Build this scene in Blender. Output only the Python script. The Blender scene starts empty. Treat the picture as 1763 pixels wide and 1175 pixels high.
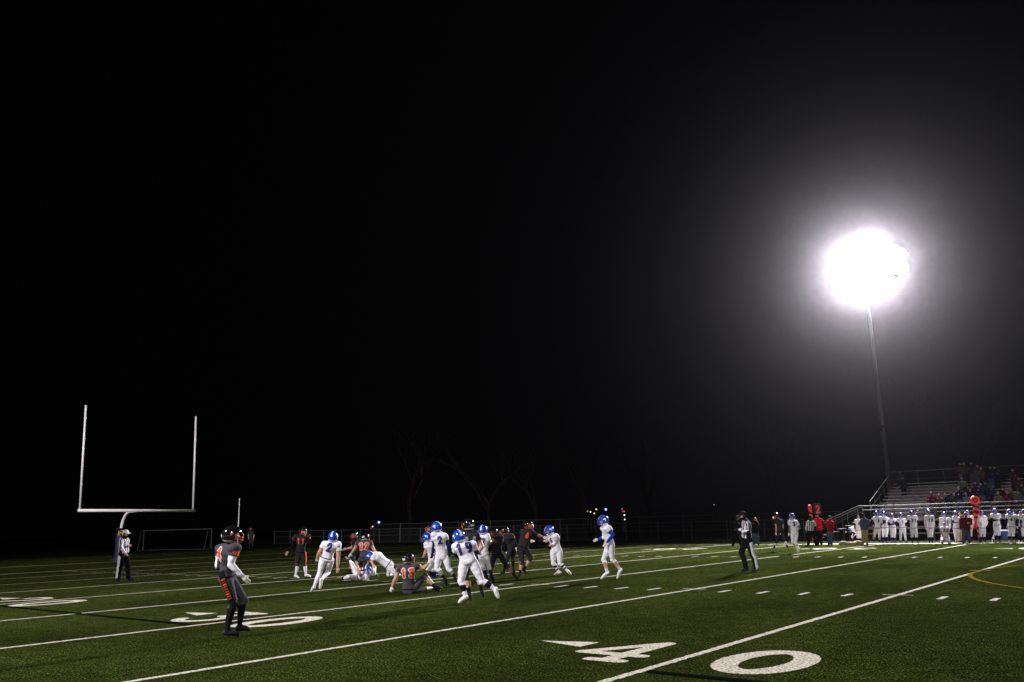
import bpy, bmesh, math, random
import numpy as np
from mathutils import Vector, Matrix, noise
from mathutils.bvhtree import BVHTree
random.seed(7); rng = np.random.RandomState(11)
SC = bpy.context.scene; COL = SC.collection
R = math.radians

# ------------------------------------------------------------------ camera
CAM = np.array([5.0946, -2.8270, 1.6263]); YAW, PITCH, ROLL, FPX = 2.23661, 0.212441, -0.025025, 1458.98
PW, PH = 1763.0, 1175.0
F = np.array([math.cos(YAW)*math.cos(PITCH), math.sin(YAW)*math.cos(PITCH), math.sin(PITCH)])
_r = np.array([math.sin(YAW), -math.cos(YAW), 0.0]); _u = np.cross(_r, F)
RT = math.cos(ROLL)*_r + math.sin(ROLL)*_u; UP = -math.sin(ROLL)*_r + math.cos(ROLL)*_u
cd = bpy.data.cameras.new('camera'); cam = bpy.data.objects.new('camera', cd); COL.objects.link(cam)
cd.sensor_width = 36; cd.sensor_fit = 'HORIZONTAL'; cd.lens = 36*FPX/PW; cd.clip_start = 0.1; cd.clip_end = 2000
cam.matrix_world = Matrix(((RT[0], UP[0], -F[0], CAM[0]), (RT[1], UP[1], -F[1], CAM[1]), (RT[2], UP[2], -F[2], CAM[2]), (0, 0, 0, 1)))
SC.camera = cam
# ------------------------------------------------------------------ world, lights, exposure
W = bpy.data.worlds.new('World'); SC.world = W; W.use_nodes = True
bg = W.node_tree.nodes['Background']; bg.inputs[0].default_value = (0.55, 0.5, 0.75, 1); bg.inputs[1].default_value = 0.0012
SC.view_settings.view_transform = 'Standard'; SC.view_settings.look = 'None'
SC.view_settings.exposure = 0; SC.view_settings.gamma = 1
SC.cycles.use_denoising = True; SC.cycles.max_bounces = 4; SC.cycles.volume_bounces = 0
SC.cycles.sample_clamp_indirect = 2.0
def lamp(name, loc, aim, watts, half, blend, radius, col):
    l = bpy.data.lights.new(name, 'SPOT'); l.energy = watts; l.spot_size = R(2*half); l.spot_blend = blend
    l.shadow_soft_size = radius; l.color = col
    o = bpy.data.objects.new(name, l); COL.objects.link(o); o.location = loc
    o.rotation_euler = (Vector(aim)-Vector(loc)).to_track_quat('-Z', 'Y').to_euler(); return o
POLE = (-14.5, 72.0); LAMPZ = 22.2
WHITE = (1.0, 0.95, 1.0)
far_light = lamp('flood_beam', (POLE[0], POLE[1]-1.6, LAMPZ), (-7, 31, 0), 460000, 34, 1.0, 1.9, WHITE)
far_light2 = lamp('flood_beam', (34, 70.4, LAMPZ), (12, 18, 0), 14000, 45, 1.0, 1.0, WHITE)
near_light = lamp('flood_beam', (-15, -21, LAMPZ), (-8, 8, 0), 84000, 31, 1.0, 0.9, WHITE)
near_light2 = lamp('flood_beam', (34, -21, LAMPZ), (-4, 4, 0), 32000, 33, 1.0, 0.9, WHITE)

near_light3 = lamp('flood_beam', (-17, -21, LAMPZ), (-46, 24, 7), 120000, 20, 1.0, 0.9, WHITE)
# ------------------------------------------------------------------ pixel helpers
def ray(px, py): return F + RT*(px-PW/2)/FPX - UP*(py-PH/2)/FPX
def ground(px, py, z=0.0):
    d = ray(px, py); return CAM + d*((z-CAM[2])/d[2])
def at_y(px, py, Y):
    d = ray(px, py); return CAM + d*((Y-CAM[1])/d[1])

# ------------------------------------------------------------------ materials
MATS = {}
def mat(name, col, rough=0.7, spec=0.4, var=0.08, scale=12, bump=0.0, bscale=60, coat=0, metal=0, emit=None, es=1.0, alpha=1):
    if name in MATS: return MATS[name]
    m = bpy.data.materials.new(name); m.use_nodes = True; nt = m.node_tree; b = nt.nodes['Principled BSDF']
    b.inputs['Roughness'].default_value = rough; b.inputs['Specular IOR Level'].default_value = spec
    b.inputs['Metallic'].default_value = metal; b.inputs['Coat Weight'].default_value = coat; b.inputs['Alpha'].default_value = alpha
    tc = nt.nodes.new('ShaderNodeTexCoord'); n = nt.nodes.new('ShaderNodeTexNoise'); n.inputs['Scale'].default_value = scale
    n.inputs['Detail'].default_value = 4; nt.links.new(tc.outputs['Object'], n.inputs['Vector'])
    cr = nt.nodes.new('ShaderNodeValToRGB'); cr.color_ramp.elements[0].position = 0.3; cr.color_ramp.elements[1].position = 0.7
    cr.color_ramp.elements[0].color = tuple(c*(1-var*2) for c in col)+(1,); cr.color_ramp.elements[1].color = tuple(min(1, c*(1+var)) for c in col)+(1,)
    nt.links.new(n.outputs['Fac'], cr.inputs['Fac']); nt.links.new(cr.outputs['Color'], b.inputs['Base Color'])
    if bump:
        n2 = nt.nodes.new('ShaderNodeTexNoise'); n2.inputs['Scale'].default_value = bscale; n2.inputs['Detail'].default_value = 3
        nt.links.new(tc.outputs['Object'], n2.inputs['Vector'])
        bp = nt.nodes.new('ShaderNodeBump'); bp.inputs['Strength'].default_value = bump; bp.inputs['Distance'].default_value = 0.02
        nt.links.new(n2.outputs['Fac'], bp.inputs['Height']); nt.links.new(bp.outputs['Normal'], b.inputs['Normal'])
    if emit:
        b.inputs['Emission Color'].default_value = emit+(1,); b.inputs['Emission Strength'].default_value = es
        m.cycles.emission_sampling = 'NONE'
    MATS[name] = m; return m
def C(name): return MATS[name]
cl = dict(bump=0.5, bscale=14, rough=0.9, spec=0.04)
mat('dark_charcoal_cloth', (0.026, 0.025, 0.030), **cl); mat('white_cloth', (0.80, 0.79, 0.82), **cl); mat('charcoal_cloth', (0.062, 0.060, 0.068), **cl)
mat('black_cloth', (0.008, 0.008, 0.010), **cl); mat('navy_cloth', (0.010, 0.014, 0.065), **cl)
mat('royal_cloth', (0.010, 0.045, 0.30), **cl); mat('orange_cloth', (0.75, 0.11, 0.02), **cl)
mat('number_orange', (0.80, 0.09, 0.03), rough=0.6); mat('number_outline', (0.8, 0.76, 0.72), rough=0.6)
mat('number_navy', (0.02, 0.02, 0.16), rough=0.6); mat('grey_cloth', (0.25, 0.25, 0.27), **cl)
mat('sleeve_grey', (0.16, 0.16, 0.15), **cl)
mat('skin', (0.52, 0.29, 0.19), rough=0.55, spec=0.4, var=0.1, scale=9); mat('dark_skin', (0.19, 0.09, 0.05), rough=0.5, spec=0.4, var=0.1, scale=9)
mat('eye_dark', (0.02, 0.015, 0.012), rough=0.3); mat('lips', (0.34, 0.12, 0.10), rough=0.5)
mat('brown_hair', (0.05, 0.028, 0.015), rough=0.7, bump=0.6, bscale=90); mat('fair_hair', (0.28, 0.17, 0.08), rough=0.7, bump=0.6, bscale=90)
mat('grey_hair', (0.2, 0.19, 0.18), rough=0.7, bump=0.6, bscale=90)
mat('white_shoe', (0.75, 0.74, 0.66), rough=0.5, spec=0.5); mat('black_shoe', (0.012, 0.012, 0.014), rough=0.5, spec=0.2)
mat('blue_shoe', (0.03, 0.06, 0.3), rough=0.4); mat('pink_shoe', (0.45, 0.30, 0.28), rough=0.5)
mat('tan_shoe', (0.25, 0.2, 0.13), rough=0.5)
mat('white_glove', (0.7, 0.68, 0.62), rough=0.6); mat('black_glove', (0.012, 0.012, 0.014), rough=0.7, spec=.1); mat('pale_glove', (0.7, 0.62, 0.4), rough=0.6)
mat('blue_shell', (0.008, 0.065, 0.42), rough=0.13, spec=0.6, coat=1.0, var=0.03)
mat('black_shell', (0.006, 0.006, 0.007), rough=0.12, spec=0.6, coat=1.0, var=0.03)
mat('shell_white', (0.75, 0.75, 0.78), rough=0.3, spec=0.5); mat('orange_bar', (0.45, 0.08, 0.012), rough=0.35, spec=0.5)
mat('blue_bar', (0.02, 0.06, 0.35), rough=0.35, spec=0.5); mat('pad_cream', (0.65, 0.55, 0.4), rough=0.6)
mat('white_cap', (0.8, 0.8, 0.8), **cl); mat('black_cap', (0.012, 0.012, 0.014), **cl); mat('olive_cloth', (0.06, 0.055, 0.028), **cl)
mat('khaki_cloth', (0.30, 0.23, 0.09), **cl); mat('denim', (0.07, 0.09, 0.15), **cl); mat('red_vest', (0.42, 0.01, 0.03), **cl)
mat('maroon_cloth', (0.10, 0.010, 0.015), **cl); mat('red_cloth', (0.5, 0.02, 0.03), **cl); mat('slate_cloth', (0.07, 0.08, 0.12), **cl)
mat('brown_cloth', (0.05, 0.032, 0.022), **cl); mat('blue_cloth', (0.008, 0.014, 0.05), **cl); mat('tan_cloth', (0.13, 0.105, 0.075), **cl); mat('purple_cloth', (0.045, 0.02, 0.06), **cl)
mat('teal_cloth', (0.02, 0.055, 0.07), **cl); mat('plaid_green', (0.03, 0.05, 0.025), **cl)
mat('galv_steel', (0.13, 0.13, 0.125), rough=0.6, metal=0.3, var=0.15); mat('dark_steel', (0.10, 0.10, 0.11), rough=0.6, metal=0.3, var=0.15)
mat('board_dark', (0.34, 0.31, 0.32), rough=.6, spec=.2, var=.15, scale=3); mat('mast_grey', (0.35, 0.35, 0.35), rough=.6, var=.1); mat('aluminium', (0.80, 0.75, 0.75), rough=0.5, spec=0.5, metal=0.0, var=0.12, scale=3)
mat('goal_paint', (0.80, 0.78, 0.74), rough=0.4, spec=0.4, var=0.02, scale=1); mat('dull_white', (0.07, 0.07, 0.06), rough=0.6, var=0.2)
mat('pad_dark', (0.010, 0.016, 0.03), rough=0.6, bump=0.2); mat('emblem_gold', (0.5, 0.32, 0.02), rough=0.5)
mat('marker_orange', (0.95, 0.045, 0.02), rough=0.45); mat('marker_black', (0.008, 0.008, 0.009), rough=0.5)
mat('bark', (0.016, 0.012, 0.009), rough=0.9, spec=0.1, var=0.3, scale=6, bump=0.8, bscale=10)
mat('lens', (0.9, 0.9, 0.9), emit=(1, 0.98, 1.0), es=60); mat('housing', (0.2, 0.2, 0.21), rough=0.5, metal=0.5)
mat('tarp_tan', (0.30, 0.25, 0.15), **cl); mat('cooler_blue', (0.012, 0.03, 0.12), rough=0.4); mat('cooler_lid', (0.6, 0.6, 0.6), rough=0.4)
mat('wood_brown', (0.10, 0.05, 0.03), rough=0.7)

def turf_material():
    m = bpy.data.materials.new('turf'); m.use_nodes = True; nt = m.node_tree; N = nt.nodes; L = nt.links; b = N['Principled BSDF']
    tc = N.new('ShaderNodeTexCoord')
    def noise(s, d=3, r=0.6, st=(1, 1, 1)):
        mp = N.new('ShaderNodeMapping'); mp.inputs['Scale'].default_value = st; L.new(tc.outputs['Object'], mp.inputs['Vector'])
        n = N.new('ShaderNodeTexNoise'); n.inputs['Scale'].default_value = s; n.inputs['Detail'].default_value = d; n.inputs['Roughness'].default_value = r
        L.new(mp.outputs['Vector'], n.inputs['Vector']); return n
    fine = noise(38, 5, 0.85); mid = noise(4, 4, .75); big = noise(0.28, 3, 0.6, (1, 0.6, 1))
    cr = N.new('ShaderNodeValToRGB'); e = cr.color_ramp.elements
    e[0].position = 0.42; e[0].color = (0.003, 0.008, 0.001, 1); e[1].position = 0.63; e[1].color = (0.34, 0.33, 0.11, 1)
    k = cr.color_ramp.elements.new(0.50); k.color = (0.011, 0.0185, 0.003, 1); k = cr.color_ramp.elements.new(0.58); k.color = (0.048, 0.062, 0.012, 1)
    L.new(fine.outputs['Fac'], cr.inputs['Fac'])
    def mul(a, node, lo, hi):
        mr = N.new('ShaderNodeMapRange'); mr.inputs['From Min'].default_value = 0.3; mr.inputs['From Max'].default_value = 0.7
        mr.inputs['To Min'].default_value = lo; mr.inputs['To Max'].default_value = hi; L.new(node.outputs['Fac'], mr.inputs['Value'])
        x = N.new('ShaderNodeMix'); x.data_type = 'RGBA'; x.blend_type = 'MULTIPLY'; x.inputs['Factor'].default_value = 1
        L.new(a, x.inputs['A']); L.new(mr.outputs['Result'], x.inputs['B']); return x.outputs['Result']
    c = mul(cr.outputs['Color'], mid, 0.5, 1.45); c = mul(c, big, 0.55, 1.35)
    L.new(c, b.inputs['Base Color']); b.inputs['Roughness'].default_value = 0.75; b.inputs['Specular IOR Level'].default_value = 0.0
    pass
    bp = N.new('ShaderNodeBump'); bp.inputs['Strength'].default_value = 1.0; bp.inputs['Distance'].default_value = 0.03
    L.new(fine.outputs['Fac'], bp.inputs['Height']); L.new(bp.outputs['Normal'], b.inputs['Normal']); return m
def paint_material(name, col, dark):
    m = bpy.data.materials.new(name); m.use_nodes = True; nt = m.node_tree; N = nt.nodes; L = nt.links; b = N['Principled BSDF']
    tc = N.new('ShaderNodeTexCoord'); n = N.new('ShaderNodeTexNoise'); n.inputs['Scale'].default_value = 34; n.inputs['Detail'].default_value = 5
    n.inputs['Roughness'].default_value = 0.75; L.new(tc.outputs['Object'], n.inputs['Vector'])
    cr = N.new('ShaderNodeValToRGB'); e = cr.color_ramp.elements
    e[0].position = 0.40; e[0].color = dark+(1,); e[1].position = 0.53; e[1].color = col+(1,)
    L.new(n.outputs['Fac'], cr.inputs['Fac']); L.new(cr.outputs['Color'], b.inputs['Base Color'])
    b.inputs['Roughness'].default_value = 0.9; b.inputs['Specular IOR Level'].default_value = 0.0
    bp = N.new('ShaderNodeBump'); bp.inputs['Strength'].default_value = 0.9; bp.inputs['Distance'].default_value = 0.02
    L.new(n.outputs['Fac'], bp.inputs['Height']); L.new(bp.outputs['Normal'], b.inputs['Normal']); MATS[name] = m; return m
TURF = turf_material()
mat('dark_ground', (0.010, 0.013, 0.008), rough=0.95, spec=0.02, var=0.3, scale=0.6); mat('apron_green', (0.010, 0.020, 0.010), rough=0.95, spec=0.03, var=0.2, scale=3, bump=0.6, bscale=40)
WP = paint_material('line_white', (0.58, 0.54, 0.45), (0.06, 0.08, 0.025)); YP = paint_material('line_yellow', (0.17, 0.115, 0.012), (0.05, 0.05, 0.008))
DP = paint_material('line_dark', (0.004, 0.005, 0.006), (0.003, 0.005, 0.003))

# ------------------------------------------------------------------ mesh helpers
class MB:
    def __init__(s): s.v = []; s.f = []; s.m = []
    def add(s, vs, fs, m=0):
        o = len(s.v); s.v += [tuple(map(float, p)) for p in vs]; s.f += [tuple(i+o for i in f) for f in fs]; s.m += [m]*len(fs)
    def box(s, c, h, m=0, X=(1, 0, 0), Y=(0, 1, 0), Z=(0, 0, 1)):
        c = np.array(c, float); X, Y, Z = [np.array(a, float) for a in (X, Y, Z)]
        P = [c+X*h[0]*i+Y*h[1]*j+Z*h[2]*k for i in (-1, 1) for j in (-1, 1) for k in (-1, 1)]
        s.add(P, [(0, 1, 3, 2), (4, 6, 7, 5), (0, 4, 5, 1), (2, 3, 7, 6), (0, 2, 6, 4), (1, 5, 7, 3)], m)
    def tube(s, pts, rad, n=8, m=0, cap=True):
        P = [np.array(p, float) for p in pts]; rad = [rad]*len(P) if np.isscalar(rad) else rad
        ref = None; vs = []; fs = []
        for i, p in enumerate(P):
            t = (P[min(i+1, len(P)-1)]-P[max(i-1, 0)]); t = t/(np.linalg.norm(t)+1e-9)
            if ref is None: ref = np.array([0, 0, 1.0]) if abs(t[2]) < 0.9 else np.array([1.0, 0, 0])
            a = np.cross(t, ref); a /= (np.linalg.norm(a)+1e-9); b = np.cross(t, a); ref = -b if False else np.cross(a, t)
            for k in range(n):
                an = 2*math.pi*k/n; vs.append(p+(a*math.cos(an)+b*math.sin(an))*rad[i])
        for i in range(len(P)-1):
            for k in range(n): fs.append((i*n+k, i*n+(k+1) % n, (i+1)*n+(k+1) % n, (i+1)*n+k))
        if cap:
            fs.append(tuple(range(n-1, -1, -1))); fs.append(tuple((len(P)-1)*n+k for k in range(n)))
        s.add(vs, fs, m)
    def ell(s, c, axes, n=12, k=8, m=0):
        c = np.array(c, float); A = [np.array(a, float) for a in axes]; vs = [c+A[2]]; fs = []
        for i in range(1, k):
            th = math.pi*i/k
            for j in range(n):
                ph = 2*math.pi*j/n; vs.append(c+A[0]*math.sin(th)*math.cos(ph)+A[1]*math.sin(th)*math.sin(ph)+A[2]*math.cos(th))
        vs.append(c-A[2]); e = len(vs)-1
        for j in range(n): fs.append((0, 1+j, 1+(j+1) % n)); fs.append((e, 1+(k-2)*n+(j+1) % n, 1+(k-2)*n+j))
        for i in range(k-2):
            for j in range(n): a = 1+i*n; fs.append((a+j, a+n+j, a+n+(j+1) % n, a+(j+1) % n))
        s.add(vs, fs, m)
    def lathe(s, c, prof, n=16, m=0, ax=(0, 0, 1), X=(1, 0, 0)):
        c = np.array(c, float); Z = np.array(ax, float); X = np.array(X, float); Y = np.cross(Z, X); vs = []; fs = []
        for (h, r) in prof:
            for j in range(n): a = 2*math.pi*j/n; vs.append(c+Z*h+(X*math.cos(a)+Y*math.sin(a))*r)
        for i in range(len(prof)-1):
            for j in range(n): fs.append((i*n+j, i*n+(j+1) % n, (i+1)*n+(j+1) % n, (i+1)*n+j))
        fs.append(tuple(range(n-1, -1, -1))); fs.append(tuple((len(prof)-1)*n+j for j in range(n))); s.add(vs, fs, m)
    def mesh(s, name, mats, smooth=False):
        me = bpy.data.meshes.new(name); me.from_pydata(s.v, [], s.f); me.update()
        for mm in (mats if isinstance(mats, (list, tuple)) else [mats]): me.materials.append(mm if not isinstance(mm, str) else MATS[mm])
        me.polygons.foreach_set('material_index', s.m)
        if smooth: me.polygons.foreach_set('use_smooth', [True]*len(me.polygons))
        return me
    def build(s, name, mats, parent=None, smooth=False):
        o = bpy.data.objects.new(name, s.mesh(name, mats, smooth)); COL.objects.link(o)
        if parent: o.parent = parent
        return o
def tag(o, label=None, cat=None, group=None, kind=None):
    if label: o['label'] = label
    if cat: o['category'] = cat
    if group: o['group'] = group
    if kind: o['kind'] = kind
    return o
def empty(name, loc, label, cat, group=None):
    o = bpy.data.objects.new(name, None); COL.objects.link(o); o.location = loc; return tag(o, label, cat, group)
def unit(v): v = np.array(v, float); return v/(np.linalg.norm(v)+1e-9)

# ------------------------------------------------------------------ ground and markings
def plane(name, x0, x1, y0, y1, z, m, kind='structure'):
    b = MB(); b.add([(x0, y0, z), (x1, y0, z), (x1, y1, z), (x0, y1, z)], [(0, 1, 2, 3)]); return tag(b.build(name, m), kind=kind)
plane('ground', -700, 500, -300, 900, -0.012, 'dark_ground')
plane('turf_apron', -64, 90, -8, 54.8, -0.008, 'apron_green')
plane('football_turf', -60, 80, -7, 51.2, 0.0, TURF)
FW = 48.77
def strip(b, x0, y0, x1, y1, w, z=0.004, step=0.06, jit=0.012):
    L = math.hypot(x1-x0, y1-y0); n = max(2, int(L/step)); dx, dy = (x1-x0)/L, (y1-y0)/L; vs = []; fs = []
    for i in range(n+1):
        t = L*i/n; a = w/2+rng.uniform(-jit, jit); c = w/2+rng.uniform(-jit, jit)
        vs += [(x0+dx*t-dy*a, y0+dy*t+dx*a, z), (x0+dx*t+dy*c, y0+dy*t-dx*c, z)]
    for i in range(n): fs.append((2*i, 2*i+1, 2*i+3, 2*i+2))
    b.add(vs, fs)
HY = 16.256
b = MB()
for k in list(range(-8, 5))+[-10]:
    w = 0.11 if k > -8 else 0.2
    strip(b, k*4.572, 0, k*4.572, FW, w, step=0.05 if k > -4 else 0.15)
tag(b.build('yard_line_markings', WP), kind='structure')
b = MB()
for i in range(-40, 13):
    if i % 5 == 0:
        for y in (HY, FW-HY, 24.9): strip(b, i*.9144-.3, y, i*.9144+.3, y, 0.07 if y != 24.9 else .05, z=0.0085)
        continue
    x = i*.9144
    strip(b, x, HY, x, HY-.61, 0.11); strip(b, x, FW-HY, x, FW-HY+.61, 0.11)
    strip(b, x, FW-.1, x, FW-.7, 0.1); strip(b, x, .1, x, .7, 0.1)
tag(b.build('hash_mark_markings', WP), kind='structure')
b = MB()
strip(b, -13.7, FW+.6, 34, FW+.6, 1.2, step=0.2, jit=0.03); strip(b, -45.7, FW+.05, -13.76, FW+.05, 0.14, step=0.2)
strip(b, -45.7, -.9, 34, -.9, 1.8, step=0.2)
tag(b.build('sideline_marking', WP), kind='structure')
b = MB()
A = [(9.144-9.15*math.cos(a), 24.38-9.15*math.sin(a)) for a in np.linspace(-math.pi, math.pi, 181)]
for (p, q) in zip(A[:-1], A[1:]): strip(b, p[0], p[1], q[0], q[1], 0.11, z=0.012, jit=0.004)
tag(b.build('centre_circle_marking', YP), kind='structure')
b = MB(); strip(b, -45, 6.45, -9.2, 6.0, 0.12, z=0.012, jit=0.01); strip(b, .1, 5.8, 20, 5.7, 0.12, z=0.012, jit=0.01); tag(b.build('dark_turf_strips', DP), kind='structure')  # two thin dark strips along the field, just above the turf

# stroke lettering: polylines on a 0.6 x 1 box
def arc(cx, cy, rx, ry, a0, a1, n=14): return [(cx+rx*math.cos(R(a0+(a1-a0)*i/n)), cy+ry*math.sin(R(a0+(a1-a0)*i/n))) for i in range(n+1)]
GL = {'0': [arc(.3, .5, .26, .46, 0, 360, 30)], '1': [[(.3, .04), (.3, .96)], [(.14, .84), (.3, .94)]],
 '2': [arc(.3, .72, .24, .24, 170, -35, 12)+[(.08, .06), (.54, .06)]],
 '3': [[(.07, .94), (.52, .94), (.28, .58)]+arc(.28, .32, .26, .27, 80, -155, 12)],
 '4': [[(.42, .04), (.42, .94), (.05, .3), (.56, .3)], [(.3, .04), (.54, .04)]],
 '5': [[(.52, .94), (.12, .94), (.1, .56)]+arc(.28, .32, .25, .27, 110, -150, 12)],
 '6': [arc(.3, .3, .24, .26, 0, 360, 20), arc(.42, .42, .36, .52, 180, 95, 8)],
 '7': [[(.05, .94), (.55, .94), (.25, .04)]], '8': [arc(.3, .72, .21, .22, 0, 360, 20), arc(.3, .27, .24, .24, 0, 360, 20)],
 '9': [arc(.3, .68, .24, .26, 0, 360, 20), arc(.16, .56, .38, .52, 0, -80, 8)],
 'W': [[(.02, .96), (.15, .04), (.3, .7), (.45, .04), (.58, .96)]], 'I': [[(.3, .04), (.3, .96)]], 'N': [[(.06, .04), (.06, .96), (.52, .04), (.52, .96)]],
 'G': [arc(.3, .5, .25, .46, 50, 330, 16)+[(.52, .46), (.34, .46)]], 'H': [[(.06, .04), (.06, .96)], [(.54, .04), (.54, .96)], [(.06, .5), (.54, .5)]],
 'A': [[(.03, .04), (.3, .96), (.57, .04)], [(.14, .36), (.46, .36)]], 'K': [[(.08, .04), (.08, .96)], [(.55, .96), (.1, .5), (.55, .04)]],
 'S': [arc(.3, .72, .22, .22, 30, 250, 10)+arc(.3, .28, .24, .24, 80, -150, 10)]}
def seg_dist(P, segs):
    d = np.full(len(P), 9.0)
    for a, c in segs:
        a = np.array(a); c = np.array(c); ab = c-a; t = np.clip(((P-a)@ab)/max(ab@ab, 1e-9), 0, 1); q = P-(a+t[:, None]*ab); d = np.minimum(d, np.hypot(q[:, 0], q[:, 1]))
    return d
def glyph_cells(ch, w, h, th, cell, out=0.0):
    segs = []
    for pl in GL[ch]:
        q = [(x/.6*(w-th)+th/2, y*(h-th)+th/2) for x, y in pl]; segs += list(zip(q[:-1], q[1:]))
    nx = int((w+4*out)/cell)+2; ny = int((h+4*out)/cell)+2
    X, Y = np.meshgrid(np.arange(nx)*cell-2*out, np.arange(ny)*cell-2*out, indexing='ij'); P = np.stack([X.ravel()+cell/2, Y.ravel()+cell/2], 1)
    d = seg_dist(P, segs); res = []
    for (x, y), dd in zip(P, d):
        if dd < th/2: res.append((x-cell/2, y-cell/2, 0))
        elif dd < th/2+out: res.append((x-cell/2, y-cell/2, 1))
    return res
def field_numeral(b, ch, x0, y0, flip, cell):
    w, h = 1.2, 1.96; idx = {}; vs = []; fs = []
    for (x, y, _) in glyph_cells(ch, w, h, {'0': .30, '4': .215}.get(ch, .245), cell):
        q = []
        for (i, j) in ((0, 0), (1, 0), (1, 1), (0, 1)):
            key = (round(x/cell)+i, round(y/cell)+j)
            if key not in idx:
                idx[key] = len(vs); X, Y = key[0]*cell+rng.uniform(-.25, .25)*cell, key[1]*cell+rng.uniform(-.25, .25)*cell
                vs.append((x0+X, y0+Y, .006) if not flip else (x0+w-X, y0+h-Y, .006))
            q.append(idx[key])
        fs.append(tuple(q))
    b.add(vs, fs)
for k, txt in ((0, '40'), (-2, '30'), (-4, '20'), (-6, '10'), (2, '50')):
    b = MB(); cell = 0.014 if k == 0 else (0.022 if k == -2 else 0.04)
    X = k*4.572
    field_numeral(b, txt[0], X-1.54, 6.08, False, cell); field_numeral(b, txt[1], X+.34, 6.08, False, cell)
    field_numeral(b, txt[1], X-1.5, FW-8.0, True, .06); field_numeral(b, txt[0], X+.36, FW-8.0, True, .06)
    if k < 2:
        b.add([(X-1.62, 7.02, .006), (X-1.62, 7.5, .006), (X-2.45, 7.26, .006)], [(0, 1, 2)])
        b.add([(X-1.62, FW-7.5, .006), (X-1.62, FW-7.02, .006), (X-2.45, FW-7.26, .006)], [(0, 1, 2)])
    tag(b.build('field_numeral_markings', WP), kind='structure')

# ------------------------------------------------------------------ goal post, soccer goal, pole
gp = empty('goal_post', (-47.6, 24.38, 0), 'white field goal post with two tall uprights on a curved neck', 'goal post')
def gl(x, y, z): return (x+47.6, y-24.38, z)
b = MB(); b.tube([gl(-45.7, 20.75, 3.0), gl(-45.7, 28.2, 2.96)], 0.085, 12); b.build('crossbar', 'goal_paint', gp, True)
for y, y2, t in ((20.86, 20.72, 9.13), (28.07, 27.92, 9.05)):
    b = MB(); b.tube([gl(-45.7, y, 3.0), gl(-45.7, y2, t)], 0.062, 10); b.build('upright', 'goal_paint', gp, True)
b = MB(); P = [(-47.6, 24.38, .0), (-47.6, 24.38, 1.8)]+[(-47.6+1.0*(1-math.cos(a)), 24.38, 1.8+1.15*math.sin(a)) for a in np.linspace(.15, 1.57, 8)]+[(-45.75, 24.38, 2.97)]
b.tube([gl(*p) for p in P], 0.09, 12); b.build('curved_neck', 'goal_paint', gp, True)
b = MB(); b.lathe(gl(-47.6, 24.38, .02), [(0, .26), (.05, .29), (1.9, .29), (1.95, .24)], 20, 0); b.lathe(gl(-47.6, 24.38, .0), [(0, .45), (.12, .45)], 20, 0)
pad = b.build('post_pad', 'pad_dark', gp)
b = MB(); d = unit([CAM[0]+47.6, CAM[1]-24.38, 0]); e = np.array([-d[1], d[0], 0])
for (dx, dz, hw, hz) in ((-.12, 0, .03, .17), (.12, 0, .03, .17), (0, .0, .1, .03), (0, .14, .06, .03)):
    b.box(np.array([0, 0, 1.68])+d*.3+e*dx+np.array([0, 0, dz]), (hw, .01, hz), 0, e, d)
b.build('emblem', 'emblem_gold', pad)
P0 = ground(246, 948); P1 = ground(363, 946)
sg = empty('soccer_goal', tuple((P0+P1)/2), 'dim white portable soccer goal standing in the dark beyond the end zone', 'soccer goal')
M0 = (P0+P1)/2; hh = 1.85
a0 = P0-M0; a1 = P1-M0; back = np.array([-1.6, 0.3, 0]); zz = np.array([0, 0, hh])
b = MB(); b.tube([a0+zz, a1+zz], .05, 8); b.build('crossbar', 'dull_white', sg)
for a in (a0, a1):
    b = MB(); b.tube([a, a+zz], .05, 8); b.build('side_post', 'dull_white', sg)
b = MB(); b.tube([a0, a0+back, a1+back, a1], .03, 6); b.tube([a0+zz, a0+back*.5+zz, a0+back], .03, 6); b.tube([a1+zz, a1+back*.5+zz, a1+back], .03, 6); b.build('back_frame', 'dark_steel', sg)
pb = ground(408.5, 951); pt = CAM + ray(413, 857)*np.dot(pb-CAM, F)
fp = empty('flag_pole', tuple(pb), 'thin pale bare pole rising behind the near player in grey number 4', 'pole')
b = MB(); b.tube([(0, 0, 0), (0, 0, (pt-pb)[2]*.5), tuple((pt-pb)*np.array([.3, .3, 1]))], [.06, .05, .03], 8); b.build('shaft', 'goal_paint', fp, True)
b = MB(); b.lathe((0, 0, 0), [(0, .3), (.1, .3), (.14, .1)], 14); b.build('base', 'dark_steel', fp)

# ------------------------------------------------------------------ light tower
lp = empty('light_tower', (POLE[0], POLE[1], 0), 'tall floodlight tower with its lamp bank glaring above the bleachers', 'light tower')
b = MB(); b.tube([(0, 0, 0), (0, 0, 8), (0, 0, 16), (0, 0, 24.3)], [.19, .16, .12, .09], 14); b.build('mast', 'mast_grey', lp, True)
b = MB()
BANK = ((20.7, 4), (21.75, 6), (22.8, 6), (23.85, 4))
for z, n_ in BANK: b.box((.45, -.25, z+.3), (n_*.5, .05, .05))
b.build('crossarm', 'galv_steel', lp)
for z, n_ in BANK:
    for q in range(n_):
        x = .45+(q-(n_-1)/2)*1.04
        dirn = unit([.22+rng.uniform(-.02, .02), -1, -.32]); c = np.array([x, -.55, z+(x-.45)*.07])
        b = MB(); b.lathe(c-dirn*.3, [(0, .12), (.12, .3), (.36, .40)], 18, 0, dirn, unit(np.cross(dirn, [0, 0, 1])))
        fx = b.build('floodlight', 'housing', lp, True)
        b = MB(); b.lathe(c+dirn*.16, [(0, .60), (.02, .58)], 18, 0, dirn, unit(np.cross(dirn, [0, 0, 1]))); b.build('lens', 'lens', fx)
far_light.parent = lp; far_light.location = (.45, -1.6, LAMPZ)
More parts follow.
